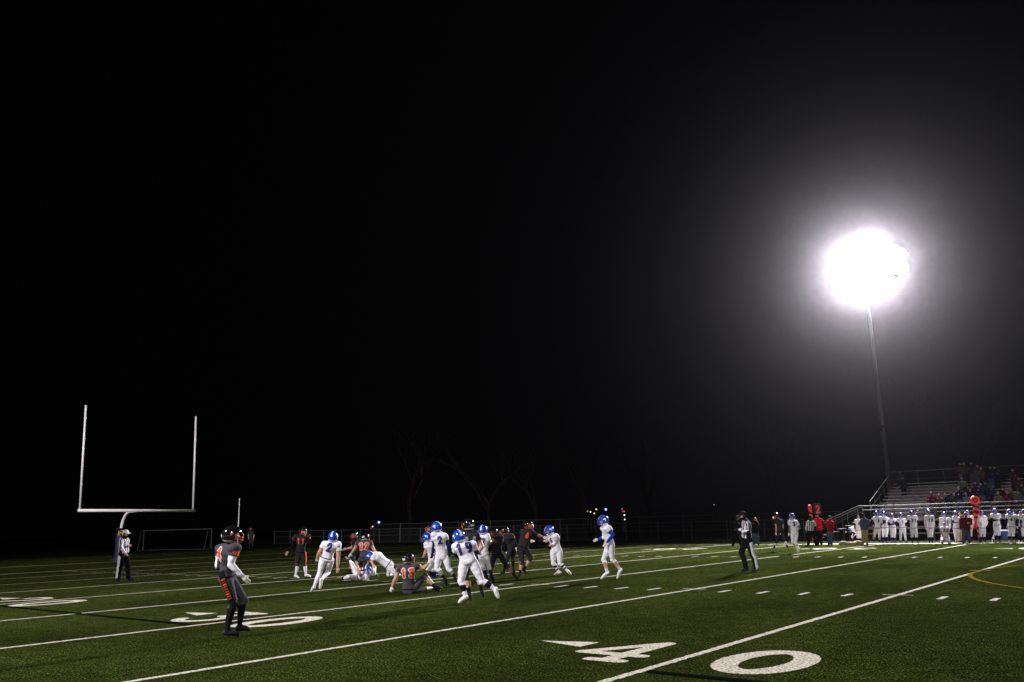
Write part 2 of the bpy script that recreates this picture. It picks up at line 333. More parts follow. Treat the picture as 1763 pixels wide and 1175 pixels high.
q = at_y(1517, 736, POLE[1]-.2); c = q-np.array([POLE[0], POLE[1], 0])
b = MB(); b.tube([(0.1, 0, c[2]-.5), (c[0], -.1, c[2]-.35), (c[0], -.2, c[2])], .04, 6); b.lathe((c[0]+.1, -.25, c[2]), [(0, .22), (.1, .3), (.16, .05)], 12); b.build('loudspeaker', 'dull_white', lp)

# ------------------------------------------------------------------ bleachers
BX0, BX1 = -12.0, 16.0
bl = empty('bleachers', (BX0, 57, 0), 'aluminium bleachers behind the visiting sideline, benches rising in ten rows', 'bleachers')
def B(x, y, z): return (x-BX0, y-57, z)
def bz(i): return 1.30+.225*i
def by(i): return 57.7+.64*i
for i in range(10):
    b = MB(); xc = (BX0+BX1)/2
    b.box(B(xc, by(i)+.1, bz(i)+.43), ((BX1-BX0)/2, .12, .018)); b.build('seat_plank', 'aluminium', bl)
b = MB()
for i in range(10):
    b.box(B(xc, by(i)-.22, bz(i)-.015), ((BX1-BX0)/2, .2, .015)); b.box(B(xc, by(i)+.22, bz(i)+.08), ((BX1-BX0)/2, .01, .1))
b.box(B(xc, 56.9, 1.24), ((BX1-BX0)/2+.3, .55, .06)); b.build('footboard', 'board_dark', bl)
b = MB()
for x in np.arange(BX0+.2, BX1, 2.4):
    b.tube([B(x, 56.45, 0), B(x, 56.45, 1.2)], .035, 6); b.tube([B(x, 60.5, 0), B(x, 60.5, 2.2)], .035, 6); b.tube([B(x, 63.8, 0), B(x, 63.8, 3.3)], .04, 6)
    b.tube([B(x, 56.45, 1.2), B(x, 63.9, 3.35)], .04, 6); b.tube([B(x, 56.5, 0.1), B(x, 60.5, 2.1)], .025, 6); b.tube([B(x, 63.8, .2), B(x, 60.5, 2.1)], .025, 6)
for z in (.35, .75): b.tube([B(BX0, 56.45, z), B(BX1, 56.45, z)], .02, 6)
b.build('understructure', 'dark_steel', bl)
b = MB()
for z in (2.2, 1.95): b.tube([B(BX0-.3, 56.35, z), B(BX1, 56.35, z+.0)], .03, 8)
for x in np.arange(BX0-.3, BX1, 1.9): b.tube([B(x, 56.35, 1.2), B(x, 56.35, 2.2)], .026, 6)
b.build('front_railing', 'galv_steel', bl)
b = MB()
b.tube([B(BX0-.2, 64.2, 4.68), B(BX1, 64.2, 4.68)], .03, 8); b.tube([B(BX0-.2, 64.2, 4.1), B(BX1, 64.2, 4.1)], .015, 6)
for x in np.arange(BX0-.2, BX1, 1.75): b.tube([B(x, 64.2, 3.3), B(x, 64.2, 4.68)], .028, 6)
b.build('back_railing', 'galv_steel', bl)
b = MB(); b.tube([B(BX0-.2, 64.2, 4.68), B(BX0-.2, 57.9, 2.5), B(BX0-.2, 57.9, 1.3)], .03, 8)
b.tube([B(BX0-.2, 64.2, 4.2), B(BX0-.2, 57.9, 2.05)], .015, 6)
for y in np.arange(59, 64, 1.3): z = 1.3+(y-57.7)/.64*.225; b.tube([B(BX0-.2, y, z), B(BX0-.2, y, z+1.2)], .022, 6)
b.build('side_railing', 'galv_steel', bl)
# aisle railing rising from the platform in the middle
b = MB()
for (x0, x1) in ((-10.6, -8.1),):
    b.tube([B(x0, 57.5, 2.45), B(x1, 57.5, 2.45)], .025, 6); b.tube([B(x0, 57.5, 1.3), B(x0, 57.5, 2.45)], .035, 6); b.tube([B(x1, 57.5, 1.3), B(x1, 57.5, 2.45)], .035, 6)
b.build('aisle_railing', 'dark_steel', bl)
# stair at the left end
st = empty('stairway', (-14, 56, 0), 'metal stairway with sloping handrails climbing to the left end of the bleachers', 'stairs')
for k in range(6):
    b = MB(); b.box((-1.2+k*.5, .3, .2+k*.19), (.15, .5, .02)); b.build('tread', 'aluminium', st)
for yy in (-.3, .85):
    b = MB(); b.tube([(-1.5, yy, .95), (1.7, yy, 2.22), (2.0, yy, 2.22)], .03, 8); b.tube([(-1.5, yy, .65), (1.7, yy, 1.92)], .022, 6)
    for k in range(4): x = -1.5+k*1.03; b.tube([(x, yy, -.0), (x, yy, .95+(x+1.5)*.4)], .028, 6)
    b.build('handrail', 'galv_steel', st)

# ------------------------------------------------------------------ chain-link fence
def mesh_material():
    m = bpy.data.materials.new('chain_link'); m.use_nodes = True; nt = m.node_tree; N = nt.nodes; L = nt.links; p = N['Principled BSDF']
    p.inputs['Base Color'].default_value = (.06, .06, .06, 1); p.inputs['Roughness'].default_value = .5
    tc = N.new('ShaderNodeTexCoord'); outs = []
    for sgn in (1, -1):
        s = N.new('ShaderNodeVectorMath'); s.operation = 'DOT_PRODUCT'; s.inputs[1].default_value = (1, 0, sgn); L.new(tc.outputs['Object'], s.inputs[0])
        k = N.new('ShaderNodeMath'); k.operation = 'MULTIPLY'; k.inputs[1].default_value = 1/.075; L.new(s.outputs['Value'], k.inputs[0])
        f = N.new('ShaderNodeMath'); f.operation = 'FRACT'; L.new(k.outputs[0], f.inputs[0])
        g = N.new('ShaderNodeMath'); g.operation = 'LESS_THAN'; g.inputs[1].default_value = .06; L.new(f.outputs[0], g.inputs[0]); outs.append(g)
    mx = N.new('ShaderNodeMath'); mx.operation = 'MAXIMUM'; L.new(outs[0].outputs[0], mx.inputs[0]); L.new(outs[1].outputs[0], mx.inputs[1])
    L.new(mx.outputs[0], p.inputs['Alpha']); MATS['chain_link'] = m; return m
mesh_material()
def fence(y, x0, x1, h, step, label):
    f = empty('chain_link_fence', (x0, y, 0), label, 'fence')
    b = MB(); L = x1-x0; b.add([(0, 0.03, .05), (L, 0.03, .05), (L, 0.03, h), (0, 0.03, h)], [(0, 1, 2, 3)]); b.build('wire_mesh', 'chain_link', f)
    for z, r in ((h, .03), (h*.55, .02), (.08, .015)):
        b = MB(); b.tube([(0, 0, z), (L, 0, z)], r, 6); b.build('rail', 'galv_steel', f)
    for x in np.arange(0, L+.1, step):
        b = MB(); b.tube([(x, 0, 0), (x, 0, h+.06)], .038, 8); b.build('post', 'galv_steel', f)
fence(60.0, -80.6, -17.6, 1.42, 3.0, 'low chain-link fence with grey posts beyond the far sideline')
fence(66.0, -70, -12.8, 1.95, 4.4, 'taller chain-link fence running behind the low one and the bleachers')

# ------------------------------------------------------------------ bare trees
def tree(px, Y, h, seed, label):
    rr = random.Random(seed); p = at_y(px, 915, Y); t = empty('bare_tree', (p[0], Y, 0), label, 'tree', 'bare trees beyond the fence')
    tr = MB(); cr = MB()
    def grow(p, d, L, r, depth):
        q = p+d*L; mid = p+d*L*.5+np.array([rr.uniform(-1, 1)*L*.05, rr.uniform(-1, 1)*L*.05, 0])
        (tr if depth < 1 else cr).tube([p, mid, q], [r, r*.82, r*.66], 6 if depth < 2 else 4, cap=depth == 0)
        if depth >= 6 or r < .008: return
        for k in range(2 if depth else 4):
            a = rr.uniform(0, 6.283); s = rr.uniform(.3, .8); nd = unit(d+np.array([math.cos(a), math.sin(a), rr.uniform(-.1, .4)])*s)
            grow(q if k < 2 else p+d*L*rr.uniform(.6, .9), nd, L*rr.uniform(.62, .86), r*.62, depth+1)
    grow(np.zeros(3), unit([rr.uniform(-.06, .06), 0, 1]), h*.27, h*.02, 0)
    tr.build('trunk', 'bark', t, True); cr.build('crown', 'bark', t)
for (px, Y, h, sd, lab) in ((705, 72, 17, 1, 'bare tree with a leaning forked trunk left of the players, behind the fence'),
    (840, 78, 15, 2, 'slender bare tree behind the fence above the blocking players'), (925, 74, 13, 3, 'leafless tree behind the fence above the tallest grey player'),
    (1010, 80, 18, 4, 'tall bare tree behind the fence left of the distant yellow lights'), (1120, 76, 14, 5, 'bare tree behind the fence right of the distant red light'),
    (1330, 84, 14, 6, 'bare tree behind the fence above the two walking players'), (1690, 82, 15, 7, 'bare tree showing over the back railing of the bleachers')):
    tree(px, Y, h, sd, lab)

# ------------------------------------------------------------------ distant lamps
def far_lamp(px, py, Y, col, s, rad, label, name='street_lamp', cat='street lamp', flat=False):
    mname = 'glow_%d_%d' % (px, py); mat(mname, (.8, .8, .8), emit=col, es=s)
    p = at_y(px, py, Y); rad *= .68; t = empty(name, (p[0], p[1], 0), label, cat, 'distant lights beyond the fence')
    b = MB(); b.tube([(0, 0, 0), (0, 0, p[2]-rad)], [.08, .05], 6); b.build('pole', 'dark_steel', t)
    b = MB()
    if flat: b.box((0, 0, p[2]), (rad*2, .08, rad*.8))
    else: b.ell((0, 0, p[2]), ((rad, 0, 0), (0, rad, 0), (0, 0, rad)), 10, 6)
    b.build('panel' if flat else 'globe', mname, t, True)
Yc = (1, .8, .35)
far_lamp(1011.5, 880.5, 118, (.6, .55, .3), 1.2, .12, 'faint yellow lamp, leftmost of the distant yellow lights')
far_lamp(1016.7, 881.7, 119, Yc, 2, .15, 'yellow lamp, second from the left of the distant lights')
far_lamp(1023.2, 884.3, 120, (.9, .75, .2), 1.6, .17, 'lowest of the distant yellow lamps')
far_lamp(1026.7, 877.3, 122, (1, .95, .6), 2.5, .15, 'pale yellow lamp, highest of the distant yellow lights')
far_lamp(1043, 877.5, 125, (.12, .12, 1), 9, .26, 'bright blue lamp above the player in the blue helmet')
far_lamp(1071, 876.5, 124, (.35, .25, .9), 2, .12, 'small violet lamp above the distant red sign')
far_lamp(1075, 887.3, 122, (1, 1, .9), 4, .14, 'upper of two small white lamps under the red sign')
far_lamp(1075.5, 894.7, 120, (.9, 1, .95), 2.5, .14, 'lower of two small white lamps under the red sign')
far_lamp(1073.5, 880.8, 123, (.8, .01, .01), 1.2, .17, 'small red lit sign far beyond the fence', 'lit_sign', 'sign', True)
far_lamp(652.3, 899.6, 105, (.12, .12, 1), 9, .28, 'bright blue lamp above the tackle, left of the field')
far_lamp(641.5, 907, 103, (.9, .9, 1), 1.6, .15, 'small white lamp below the left blue lamp')
far_lamp(638.7, 909.7, 102, (.7, .02, .02), 1, .12, 'tiny red lamp below the left blue lamp')
far_lamp(1229.5, 869.5, 128, (.6, .55, .2), .9, .14, 'lone faint yellow lamp above the striped referee')

# ------------------------------------------------------------------ people
CR = {'A': (480, 890, 8.394), 'B': (580, 890, 9.036), 'C': (650, 930, 10.68), 'D': (710, 880, 6.9125), 'E': (820, 880, 9.039), 'F': (1000, 870, 8.39),
      'G': (1240, 870, 9.04), 'H': (340, 890, 5.342), 'R': (180, 890, 9.79), 'I': (1320, 870, 13.057), 'V': (1370, 860, 13.825), 'L': (1520, 860, 13.06),
      'M': (1630, 860, 13.05), 'N': (1440, 880, 18.075), 'T': (400, 850, 10.68)}
LEN = {'neck': .52, 'head': .20, 'shA': .19, 'shB': .19, 'elA': .30, 'elB': .30, 'wrA': .27, 'wrB': .27, 'hipA': .10, 'hipB': .10, 'knA': .45, 'knB': .45, 'anA': .43, 'anB': .43, 'toeA': .19, 'toeB': .19}
PAR = {'neck': 'pelvis', 'head': 'neck', 'shA': 'neck', 'shB': 'neck', 'elA': 'shA', 'elB': 'shB', 'wrA': 'elA', 'wrB': 'elB', 'hipA': 'pelvis', 'hipB': 'pelvis', 'knA': 'hipA', 'knB': 'hipB', 'anA': 'knA', 'anB': 'knB', 'toeA': 'anA', 'toeB': 'anB'}
def photo_pose(crop, anchor, J, dz0=0.0, zoff=None):
    x0, y0, s = CR[crop]
    def rr(u, v): return ray(x0+u/s, y0+v/s)
    g = ground(x0+anchor[0]/s, y0+anchor[1]/s); D = np.dot(g-CAM, F)
    P = {'pelvis': CAM+rr(*J['pelvis'][:2])*(D+dz0)}; Z = {'pelvis': D+dz0}
    for k in ('neck', 'head', 'shA', 'shB', 'elA', 'elB', 'wrA', 'wrB', 'hipA', 'hipB', 'knA', 'knB', 'anA', 'anB', 'toeA', 'toeB'):
        u, v = J[k][:2]; sg = J[k][2] if len(J[k]) > 2 else 0; p = P[PAR[k]]; zp = Z[PAR[k]]; d = rr(u, v); w = CAM-p
        if sg == 0: z = zp
        else:
            a = d@d; bb = 2*d@w; c = w@w-(LEN[k]*abs(sg))**2; disc = bb*bb-4*a*c
            z = -bb/(2*a)+(math.copysign(math.sqrt(disc), sg)/(2*a) if disc > 0 else 0)
        P[k] = CAM+d*z; Z[k] = z
    for k in ('anA', 'anB'): P[k][2] = max(P[k][2], .085)
    for k in ('toeA', 'toeB'): P[k][2] = max(P[k][2], .035)
    for k in ('knA', 'knB', 'pelvis', 'elA', 'elB'): P[k][2] = max(P[k][2], .08)
    return P, g
RIGHT = unit([RT[0], RT[1], 0]); AWAY = unit([F[0], F[1], 0])
def face_dir(deg):   # 0 = away from the camera, 90 = towards the right of the photo, 180 = towards the camera
    return unit(AWAY*math.cos(R(deg))+RIGHT*math.sin(R(deg)))
_me0 = bpy.data.meshes.new('work'); _ob0 = bpy.data.objects.new('work', _me0); COL.objects.link(_ob0)
_rm = _ob0.modifiers.new('r', 'REMESH'); _rm.mode = 'VOXEL'
def remesh(mb, voxel, name):
    me = mb.mesh('w', []); _ob0.data = me; _rm.voxel_size = voxel
    dg = bpy.context.evaluated_depsgraph_get(); dg.update(); out = bpy.data.meshes.new_from_object(_ob0.evaluated_get(dg)); out.name = name
    _ob0.data = _me0; bpy.data.meshes.remove(me)
    bm = bmesh.new(); bm.from_mesh(out)
    for _ in range(2): bmesh.ops.smooth_vert(bm, verts=bm.verts, factor=.5, use_axis_x=True, use_axis_y=True, use_axis_z=True)
    bm.to_mesh(out); bm.free(); return out
BASE = dict(jersey='white_cloth', pants='white_cloth', belt=None, sleeve=.5, arm='skin', fore='skin', hand='skin', calf=[(.12, 'white_cloth'), (1, 'white_cloth')],
            shoe='white_shoe', skin='skin', pads=True, loose=False, hair=None, number=None, numcol='number_navy', outline='number_outline', side='back', bulk=1.0, patch=None,
            helmet=None, cap=None, stripe=None, striped=False, curl=.7, front=None, headdir=None, H=1.8, legstripe=None)
def team(kind, **kw):
    s = dict(BASE)
    if kind == 'white': s.update(helmet='blue', belt='navy_cloth')
    elif kind == 'black': s.update(jersey='charcoal_cloth', pants='charcoal_cloth', helmet='black', numcol='number_orange', calf=[(.1, 'charcoal_cloth'), (1, 'black_cloth')], shoe='black_shoe', patch='orange_cloth', belt='black_cloth', fore='skin')
    elif kind == 'ref': s.update(jersey='white_cloth', pants='black_cloth', calf=[(1, 'black_cloth')], shoe='black_shoe', pads=False, loose=True, striped=True, sleeve=1.1, arm='black_cloth', fore='white_cloth', cap='black_cap', belt='black_cloth', hair='brown_hair')
    elif kind == 'coach': s.update(pads=False, loose=True, sleeve=1.1, jersey='slate_cloth', arm='slate_cloth', fore='slate_cloth', pants='khaki_cloth', calf=[(1, 'khaki_cloth')], shoe='black_shoe', hair='brown_hair', belt=None)
    s.update(kw); return s
def person(P, g, st, label, group, voxel=.014, fingers=True, kids=True):
    g = np.array([g[0], g[1], 0.0]); P = {k: np.array(v, float)-g for k, v in P.items()}; bk = st['bulk']; mb = MB(); bones = []
    lat = unit(P['shB']-P['shA']); up = unit(P['neck']-P['pelvis']); lat = unit(lat-up*(lat@up)); fr = np.array(st['front']) if st['front'] is not None else np.cross(up, lat)
    nrm = np.cross(lat, up); nrm = nrm if nrm@fr > 0 else -nrm       # chest direction
    hl = unit(P['hipB']-P['hipA']); hl = unit(hl-up*(hl@up)); hl = hl if hl@lat > 0 else lat
    LT = np.linalg.norm(P['neck']-P['pelvis'])
    pads = st['pads']; loose = st['loose']
    prof = [(-.17, .10, .10), (-.10, .155, .125), (.02, .168, .125), (.2, .152, .115), (.4, .15, .112), (.6, .17, .125), (.8, .20 if not pads else .225, .125 if not pads else .15), (.93, .15 if not pads else .19, .10 if not pads else .125), (1.03, .07, .065)]
    if loose: prof = [(-.17, .11, .10), (-.10, .17, .135), (.05, .18, .135), (.2, .178, .132), (.4, .175, .13), (.6, .185, .135), (.8, .20, .13), (.93, .15, .10), (1.03, .07, .065)]
    vs = []; fs = []; n = 18
    for (t, w, d) in prof:
        f = min(1, max(0, t)); la = unit(hl*(1-f)+lat*f); no = np.cross(la, up); no = no if no@nrm > 0 else -no
        c = P['pelvis']+up*LT*t+nrm*(-.02 if t > .5 else (.0))
        for k in range(n):
            a = 2*math.pi*k/n; ca, sa = math.cos(a), math.sin(a)
            vs.append(c+la*w*bk*math.copysign(abs(ca)**.85, ca)+no*d*bk*math.copysign(abs(sa)**.9, sa))
    for i in range(len(prof)-1):
        for k in range(n): fs.append((i*n+k, i*n+(k+1) % n, (i+1)*n+(k+1) % n, (i+1)*n+k))
    fs += [tuple(range(n-1, -1, -1)), tuple((len(prof)-1)*n+k for k in range(n))]; mb.add(vs, fs)
    bones.append(('torso', P['pelvis']-up*LT*.1, P['neck'], .16))
    mb.tube([P['neck']-up*.06, P['neck']+(P['head']-P['neck'])*.6], [.075*bk, .055], 10); bones.append(('neck', P['neck'], P['head']-(P['head']-P['neck'])*.35, .055))
    hf = unit(st['headdir'] if st['headdir'] is not None else nrm); hu = unit(unit(P['head']-P['neck'])*.45+np.array([0, 0, .75])); hf = unit(hf-hu*(hf@hu)*.9); hr = unit(np.cross(hf, hu)); hu = np.cross(hr, hf)
    hc = P['head']; mb.ell(hc, (hr*.076, hf*.094, hu*.115), 14, 10); mb.ell(hc+hf*.035-hu*.065, (hr*.048, hf*.052, hu*.05), 10, 6); mb.ell(hc+hf*.098-hu*.018, (hr*.014, hf*.022, hu*.024), 8, 6)
    for s in (-1, 1): mb.ell(hc+hr*.078*s-hf*.005-hu*.01, (hr*.012, hf*.02, hu*.032), 8, 6)
    bones.append(('head', hc, hc+hu*.01, .1))
    for S in 'AB':
        sh, el, wr = P['sh'+S], P['el'+S], P['wr'+S]; side = lat if S == 'B' else -lat
        if pads: mb.ell(sh+up*.015-side*.02, (side*.105*bk, nrm*.125*bk, up*.085*bk), 14, 8)
        else: mb.ell(sh-side*.02, (side*.075*bk, nrm*.08*bk, up*.07*bk), 12, 8)
        mb.tube([sh*.35+P['neck']*.65-up*.07, sh], [.085*bk, .075*bk], 10)
        w0 = .08 if loose else (.078 if pads else .066)
        sl = st['sleeve']; sp = sl if sl < 1 else .5
        r1 = (.07 if loose else .06)*bk
        mb.tube([sh, sh+(el-sh)*sp*.98, sh+(el-sh)*(sp+.02), sh+(el-sh)*.8, el], [w0*bk*1.05, w0*bk*(1 if sl < 1 else .93), r1, r1*.88, r1*.82], 12)
        fr_ = [.052*bk, .054*bk, .042*bk, .031] if not loose else [.06*bk, .06*bk, .05, .042]
        mb.ell(el, ([fr_[0], 0, 0], [0, fr_[0], 0], [0, 0, fr_[0]]), 10, 6)
        mb.tube([el, el+(wr-el)*.3, el+(wr-el)*.7, wr], fr_, 12)
        fd = unit(wr-el); pn = np.cross(fd, [0, 0, 1.0]); pn = unit(pn) if np.linalg.norm(pn) > .1 else nrm
        if pn@nrm < 0: pn = -pn
        pw = np.cross(fd, pn); pc = wr+fd*.05
        mb.ell(pc, (fd*.06, pw*.042, pn*.022), 10, 6)
        bones += [('up'+S, sh, el, .06), ('fo'+S, el, wr, .045), ('ha'+S, wr+fd*.02, wr+fd*.12, .04)]
        if fingers:
            for q, (o, L) in enumerate(((-.030, .068), (-.010, .078), (.010, .074), (.030, .058))):
                a = wr+fd*.09+pw*o; d1 = unit(fd+pw*o*2+pn*.2*st['curl']); p1 = a+d1*L*.45; d2 = unit(fd+pn*1.0*st['curl']); p2 = p1+d2*L*.33; d3 = unit(fd+pn*2.4*st['curl']); p3 = p2+d3*L*.3
                mb.tube([a-fd*.02, p1, p2, p3], [.0105, .010, .0095, .008], 6)
            a = wr+fd*.035+pw*.034; p1 = a+unit(fd*.7+pw*.8+pn*.4)*.035; p2 = p1+unit(fd+pn*.6)*.03; mb.tube([a, p1, p2], [.013, .0115, .009], 6)
        hp, kn, an, toe = P['hip'+S], P['kn'+S], P['an'+S], P['toe'+S]
        tr = [.10, .098, .082, .064, .062] if not loose else [.11, .108, .098, .092, .088]
        mb.tube([hp+unit(hp-kn)*.03, hp+(kn-hp)*.25, hp+(kn-hp)*.6, hp+(kn-hp)*.9, kn], [r*bk for r in tr], 14)
        cr_ = [.062, .066, .058, .042, .037] if not loose else [.088, .085, .082, .08, .078]
        kr = .068*bk if not loose else .088*bk; mb.ell(kn, ([kr, 0, 0], [0, kr, 0], [0, 0, kr]), 12, 8)
        bend = unit(hp-kn)@unit(an-kn); cb = -unit((hp-kn)/np.linalg.norm(hp-kn)+(an-kn)/np.linalg.norm(an-kn)) if bend > -.98 else nrm
        mb.tube([kn, kn+(an-kn)*.25-cb*.018, kn+(an-kn)*.5-cb*.012, kn+(an-kn)*.85, an], [r*(bk if i < 4 else 1) for i, r in enumerate(cr_)], 12)
        td = unit(toe-an); sd = unit(an-kn); fw = unit(td-sd*(td@sd)*.6); sole = an+sd*.045
        ball = an+(toe-an)*.8; Lf = max(.17, np.linalg.norm(toe-an)); tip = an+unit(toe-an)*Lf*1.12
        mb.tube([an-fw*.055+sd*.045, an-fw*.035+sd*.04, an+sd*.03+fw*.03, an+(toe-an)*.55, ball, tip], [.025, .042, .05, .046, .042, .024], 10)
        bones += [('th'+S, hp, kn, .085), ('ca'+S, kn, an, .055), ('ft'+S, an+sd*.04-fw*.04, tip, .045)]
    me = remesh(mb, voxel, 'person')
    me.calc_loop_triangles() if False else None
    nf = len(me.polygons); ctr = np.empty(nf*3); me.polygons.foreach_get('center', ctr); ctr = ctr.reshape(-1, 3)
    nor = np.empty(nf*3); me.polygons.foreach_get('normal', nor); nor = nor.reshape(-1, 3)
    dist = []; T = []
    for (nm, a, c, r) in bones:
        ab = c-a; t = ((ctr-a)@ab)/max(ab@ab, 1e-9); tc = np.clip(t, 0, 1); q = ctr-(a+tc[:, None]*ab); dist.append(np.linalg.norm(q, axis=1)/r); T.append(t)
    dist = np.array(dist); T = np.array(T); who = dist.argmin(0); mats = []; mi = {}
    def M(nm):
        if nm not in mi: mi[nm] = len(mats); mats.append(nm)
        return mi[nm]
    idx = np.zeros(nf, int); jer = M(st['jersey']); pan = M(st['pants']); skin = st['skin']
    tt_all = ((ctr-P['pelvis'])@up)/LT
    latv = (ctr-P['pelvis'])@lat
    stripe = ((np.floor((latv+10.022)/.045).astype(int)) % 2 == 0)
    waist = .05 if not loose else -.02
    for i in range(nf):
        nm = bones[who[i]][0]; t = T[who[i]][i]; k = nm[:2]; c = ctr[i]
        if k == 'to' or k == 'ne':
            tt = tt_all[i]
            if k == 'ne' and t > .1 and tt > 1.0: idx[i] = M(skin)
            elif st['belt'] and abs(tt-waist) < .028: idx[i] = M(st['belt'])
            elif tt < waist: idx[i] = pan
            else: idx[i] = M('black_cloth') if st['striped'] and (stripe[i] or tt > .97) else jer
        elif k == 'he':
            l = c-hc; x, y, z = l@hr, l@hf, l@hu; idx[i] = M(skin)
            if st['hair'] and (z > .04 or (y < .015 and z > -.05) or (y < -.05)): idx[i] = M(st['hair'])
            elif y > .06 and abs(abs(x)-.032) < .012 and abs(z-.012) < .009: idx[i] = M('eye_dark')
            elif y > .06 and abs(x) < .024 and abs(z+.055) < .008: idx[i] = M('lips')
        elif k == 'up':
            if t < st['sleeve']:
                out = nor[i]@(lat if nm[-1] == 'B' else -lat)
                idx[i] = jer
                if st['striped']: idx[i] = M('black_cloth') if (int((nor[i]@nrm+1.13)*2.2)) % 2 else jer
                elif st['patch'] and .08 < t < .36 and out > .72: idx[i] = M(st['patch'])
            else: idx[i] = M(st['arm'])
            if tt_all[i] < 1.0 and dist[0][i] < 1.05: idx[i] = jer if not st['striped'] else (M('black_cloth') if stripe[i] else jer)
        elif k == 'fo': idx[i] = M(st['fore'] if t < .9 else st['fore'])
        elif k == 'ha': idx[i] = M(st['hand'])
        elif k == 'th':
            idx[i] = pan
            if st['legstripe']:
                sd = hl if nm[-1] == 'B' else -hl
                if nor[i]@sd > .80: idx[i] = M(st['legstripe'])
        elif k == 'ca':
            for tt, m_ in st['calf']:
                if t <= tt: break
            idx[i] = M(m_)
            if st['legstripe'] and m_ == st['pants'] and nor[i]@(hl if nm[-1] == 'B' else -hl) > .82: idx[i] = M(st['legstripe'])
        else: idx[i] = M(st['shoe'])
    cm = np.array([('cloth' in m_ or m_ in ('denim', 'red_vest')) for m_ in mats])[idx]
    co = np.empty(len(me.vertices)*3); me.vertices.foreach_get('co', co); co = co.reshape(-1, 3); vn = np.empty(len(me.vertices)*3); me.vertices.foreach_get('normal', vn); vn = vn.reshape(-1, 3)
    keep = np.zeros(len(me.vertices), bool)
    for p_ in me.polygons:
        if cm[p_.index]:
            for v_ in p_.vertices: keep[v_] = True
    q_ = co*np.array([9, 9, 17.0])+np.array([g[0]*7, g[1]*5, 0]); amp = .011 if loose else .0075
    for i in np.nonzero(keep)[0]: co[i] += vn[i]*amp*noise.noise(q_[i])
    me.vertices.foreach_set('co', co.ravel())
    for m_ in mats: me.materials.append(MATS[m_])
    me.polygons.foreach_set('material_index', idx.tolist()); me.polygons.foreach_set('use_smooth', [True]*nf); me.update()
    o = bpy.data.objects.new('person', me); COL.objects.link(o); o.location = g; tag(o, label, 'person', group)
    if not kids: return o
    if st['helmet']: helmet(o, hc+hu*.012, hr, hf, hu, st['helmet'], st.get('visor', False))
    if st['cap']: cap(o, hc, hr, hf, hu, st['cap'])
    if st['number'] or st.get('legtext') or st.get('vest'):
        tree_ = BVHTree.FromPolygons([v.co for v in me.vertices], [tuple(p.vertices) for p in me.polygons]); cl_ = .0075 if voxel < .02 else .014
        if st['number']:
            n_ = nrm*(-1 if st['side'] == 'back' else 1); la = np.cross(up, n_); k = st.get('ns', 1); w, h = .125*k, .21*k
            decal(o, tree_, 'jersey_number', st['number'], P['pelvis']+up*(LT*.72-h/2)+la*st.get('nx', 0), la, up, n_, w, h, .05*k, .03, cl_, st['numcol'], st['outline'])
        if st.get('legtext'):
            S = st['legtext'][1]; ax = unit(P['kn'+S]-P['hip'+S]); n_ = hl*(1 if S == 'B' else -1); n_ = unit(n_-ax*(n_@ax)+unit(CAM-g)*.35); n_ = unit(n_-ax*(n_@ax)); gu = np.cross(n_, ax)
            m_ = P['hip'+S]+(P['kn'+S]-P['hip'+S])*.42; decal(o, tree_, 'leg_panel', None, m_-gu*.055, ax, gu, n_, .62, .10, 0, 0, .011, 'black_cloth', None)
            decal(o, tree_, 'leg_lettering', st['legtext'][0], m_-ax*.02-gu*.045, ax, gu, n_, .026, .076, .0065, .013, .0038, 'orange_cloth', None, .010)
        if st.get('vest'):
            la = np.cross(up, nrm)
            for q in range(4):
                for j in range(3): decal(o, tree_, 'vest_square', None, P['pelvis']+up*(.06+q*.095)+la*(j-1)*.10, la, up, nrm, .072, .065, 0, 0, .018, 'black_cloth', None)
    return o
def decal(o, tree_, name, txt, base, la, up, n_, w, h, th, gap, cell, colr, outl, lift=.006):
    vid = {}; vs = []; fs = []; ms = []; out = .012 if outl else 0
    chars = list(txt) if txt else [None]; W_ = len(chars)*w+(len(chars)-1)*gap
    for q, ch in enumerate(chars):
        x0 = -W_/2+q*(w+gap)
        cells = glyph_cells(ch, w, h, th, cell, out) if ch else [(i*cell, j*cell, 0) for i in range(int(w/cell)) for j in range(int(h/cell))]
        for (x, y, z) in cells:
            quad = []
            for (i, j) in ((0, 0), (1, 0), (1, 1), (0, 1)):
                key = (q, round(x/cell+40)+i, round(y/cell+40)+j)
                if key not in vid:
                    p = base+la*(x0+(key[1]-40)*cell)+up*((key[2]-40)*cell); hit = tree_.ray_cast(Vector(p+n_*.5), Vector(-n_), 1.0)
                    if hit[0] is None: vid[key] = None
                    else: vid[key] = len(vs); vs.append(np.array(hit[0])+n_*lift)
                quad.append(vid[key])
            if None in quad: continue
            fs.append(tuple(quad)); ms.append(z)
    if fs:
        b = MB(); b.v = [tuple(v) for v in vs]; b.f = fs; b.m = ms; b.build(name, [colr, outl or colr], o, True)
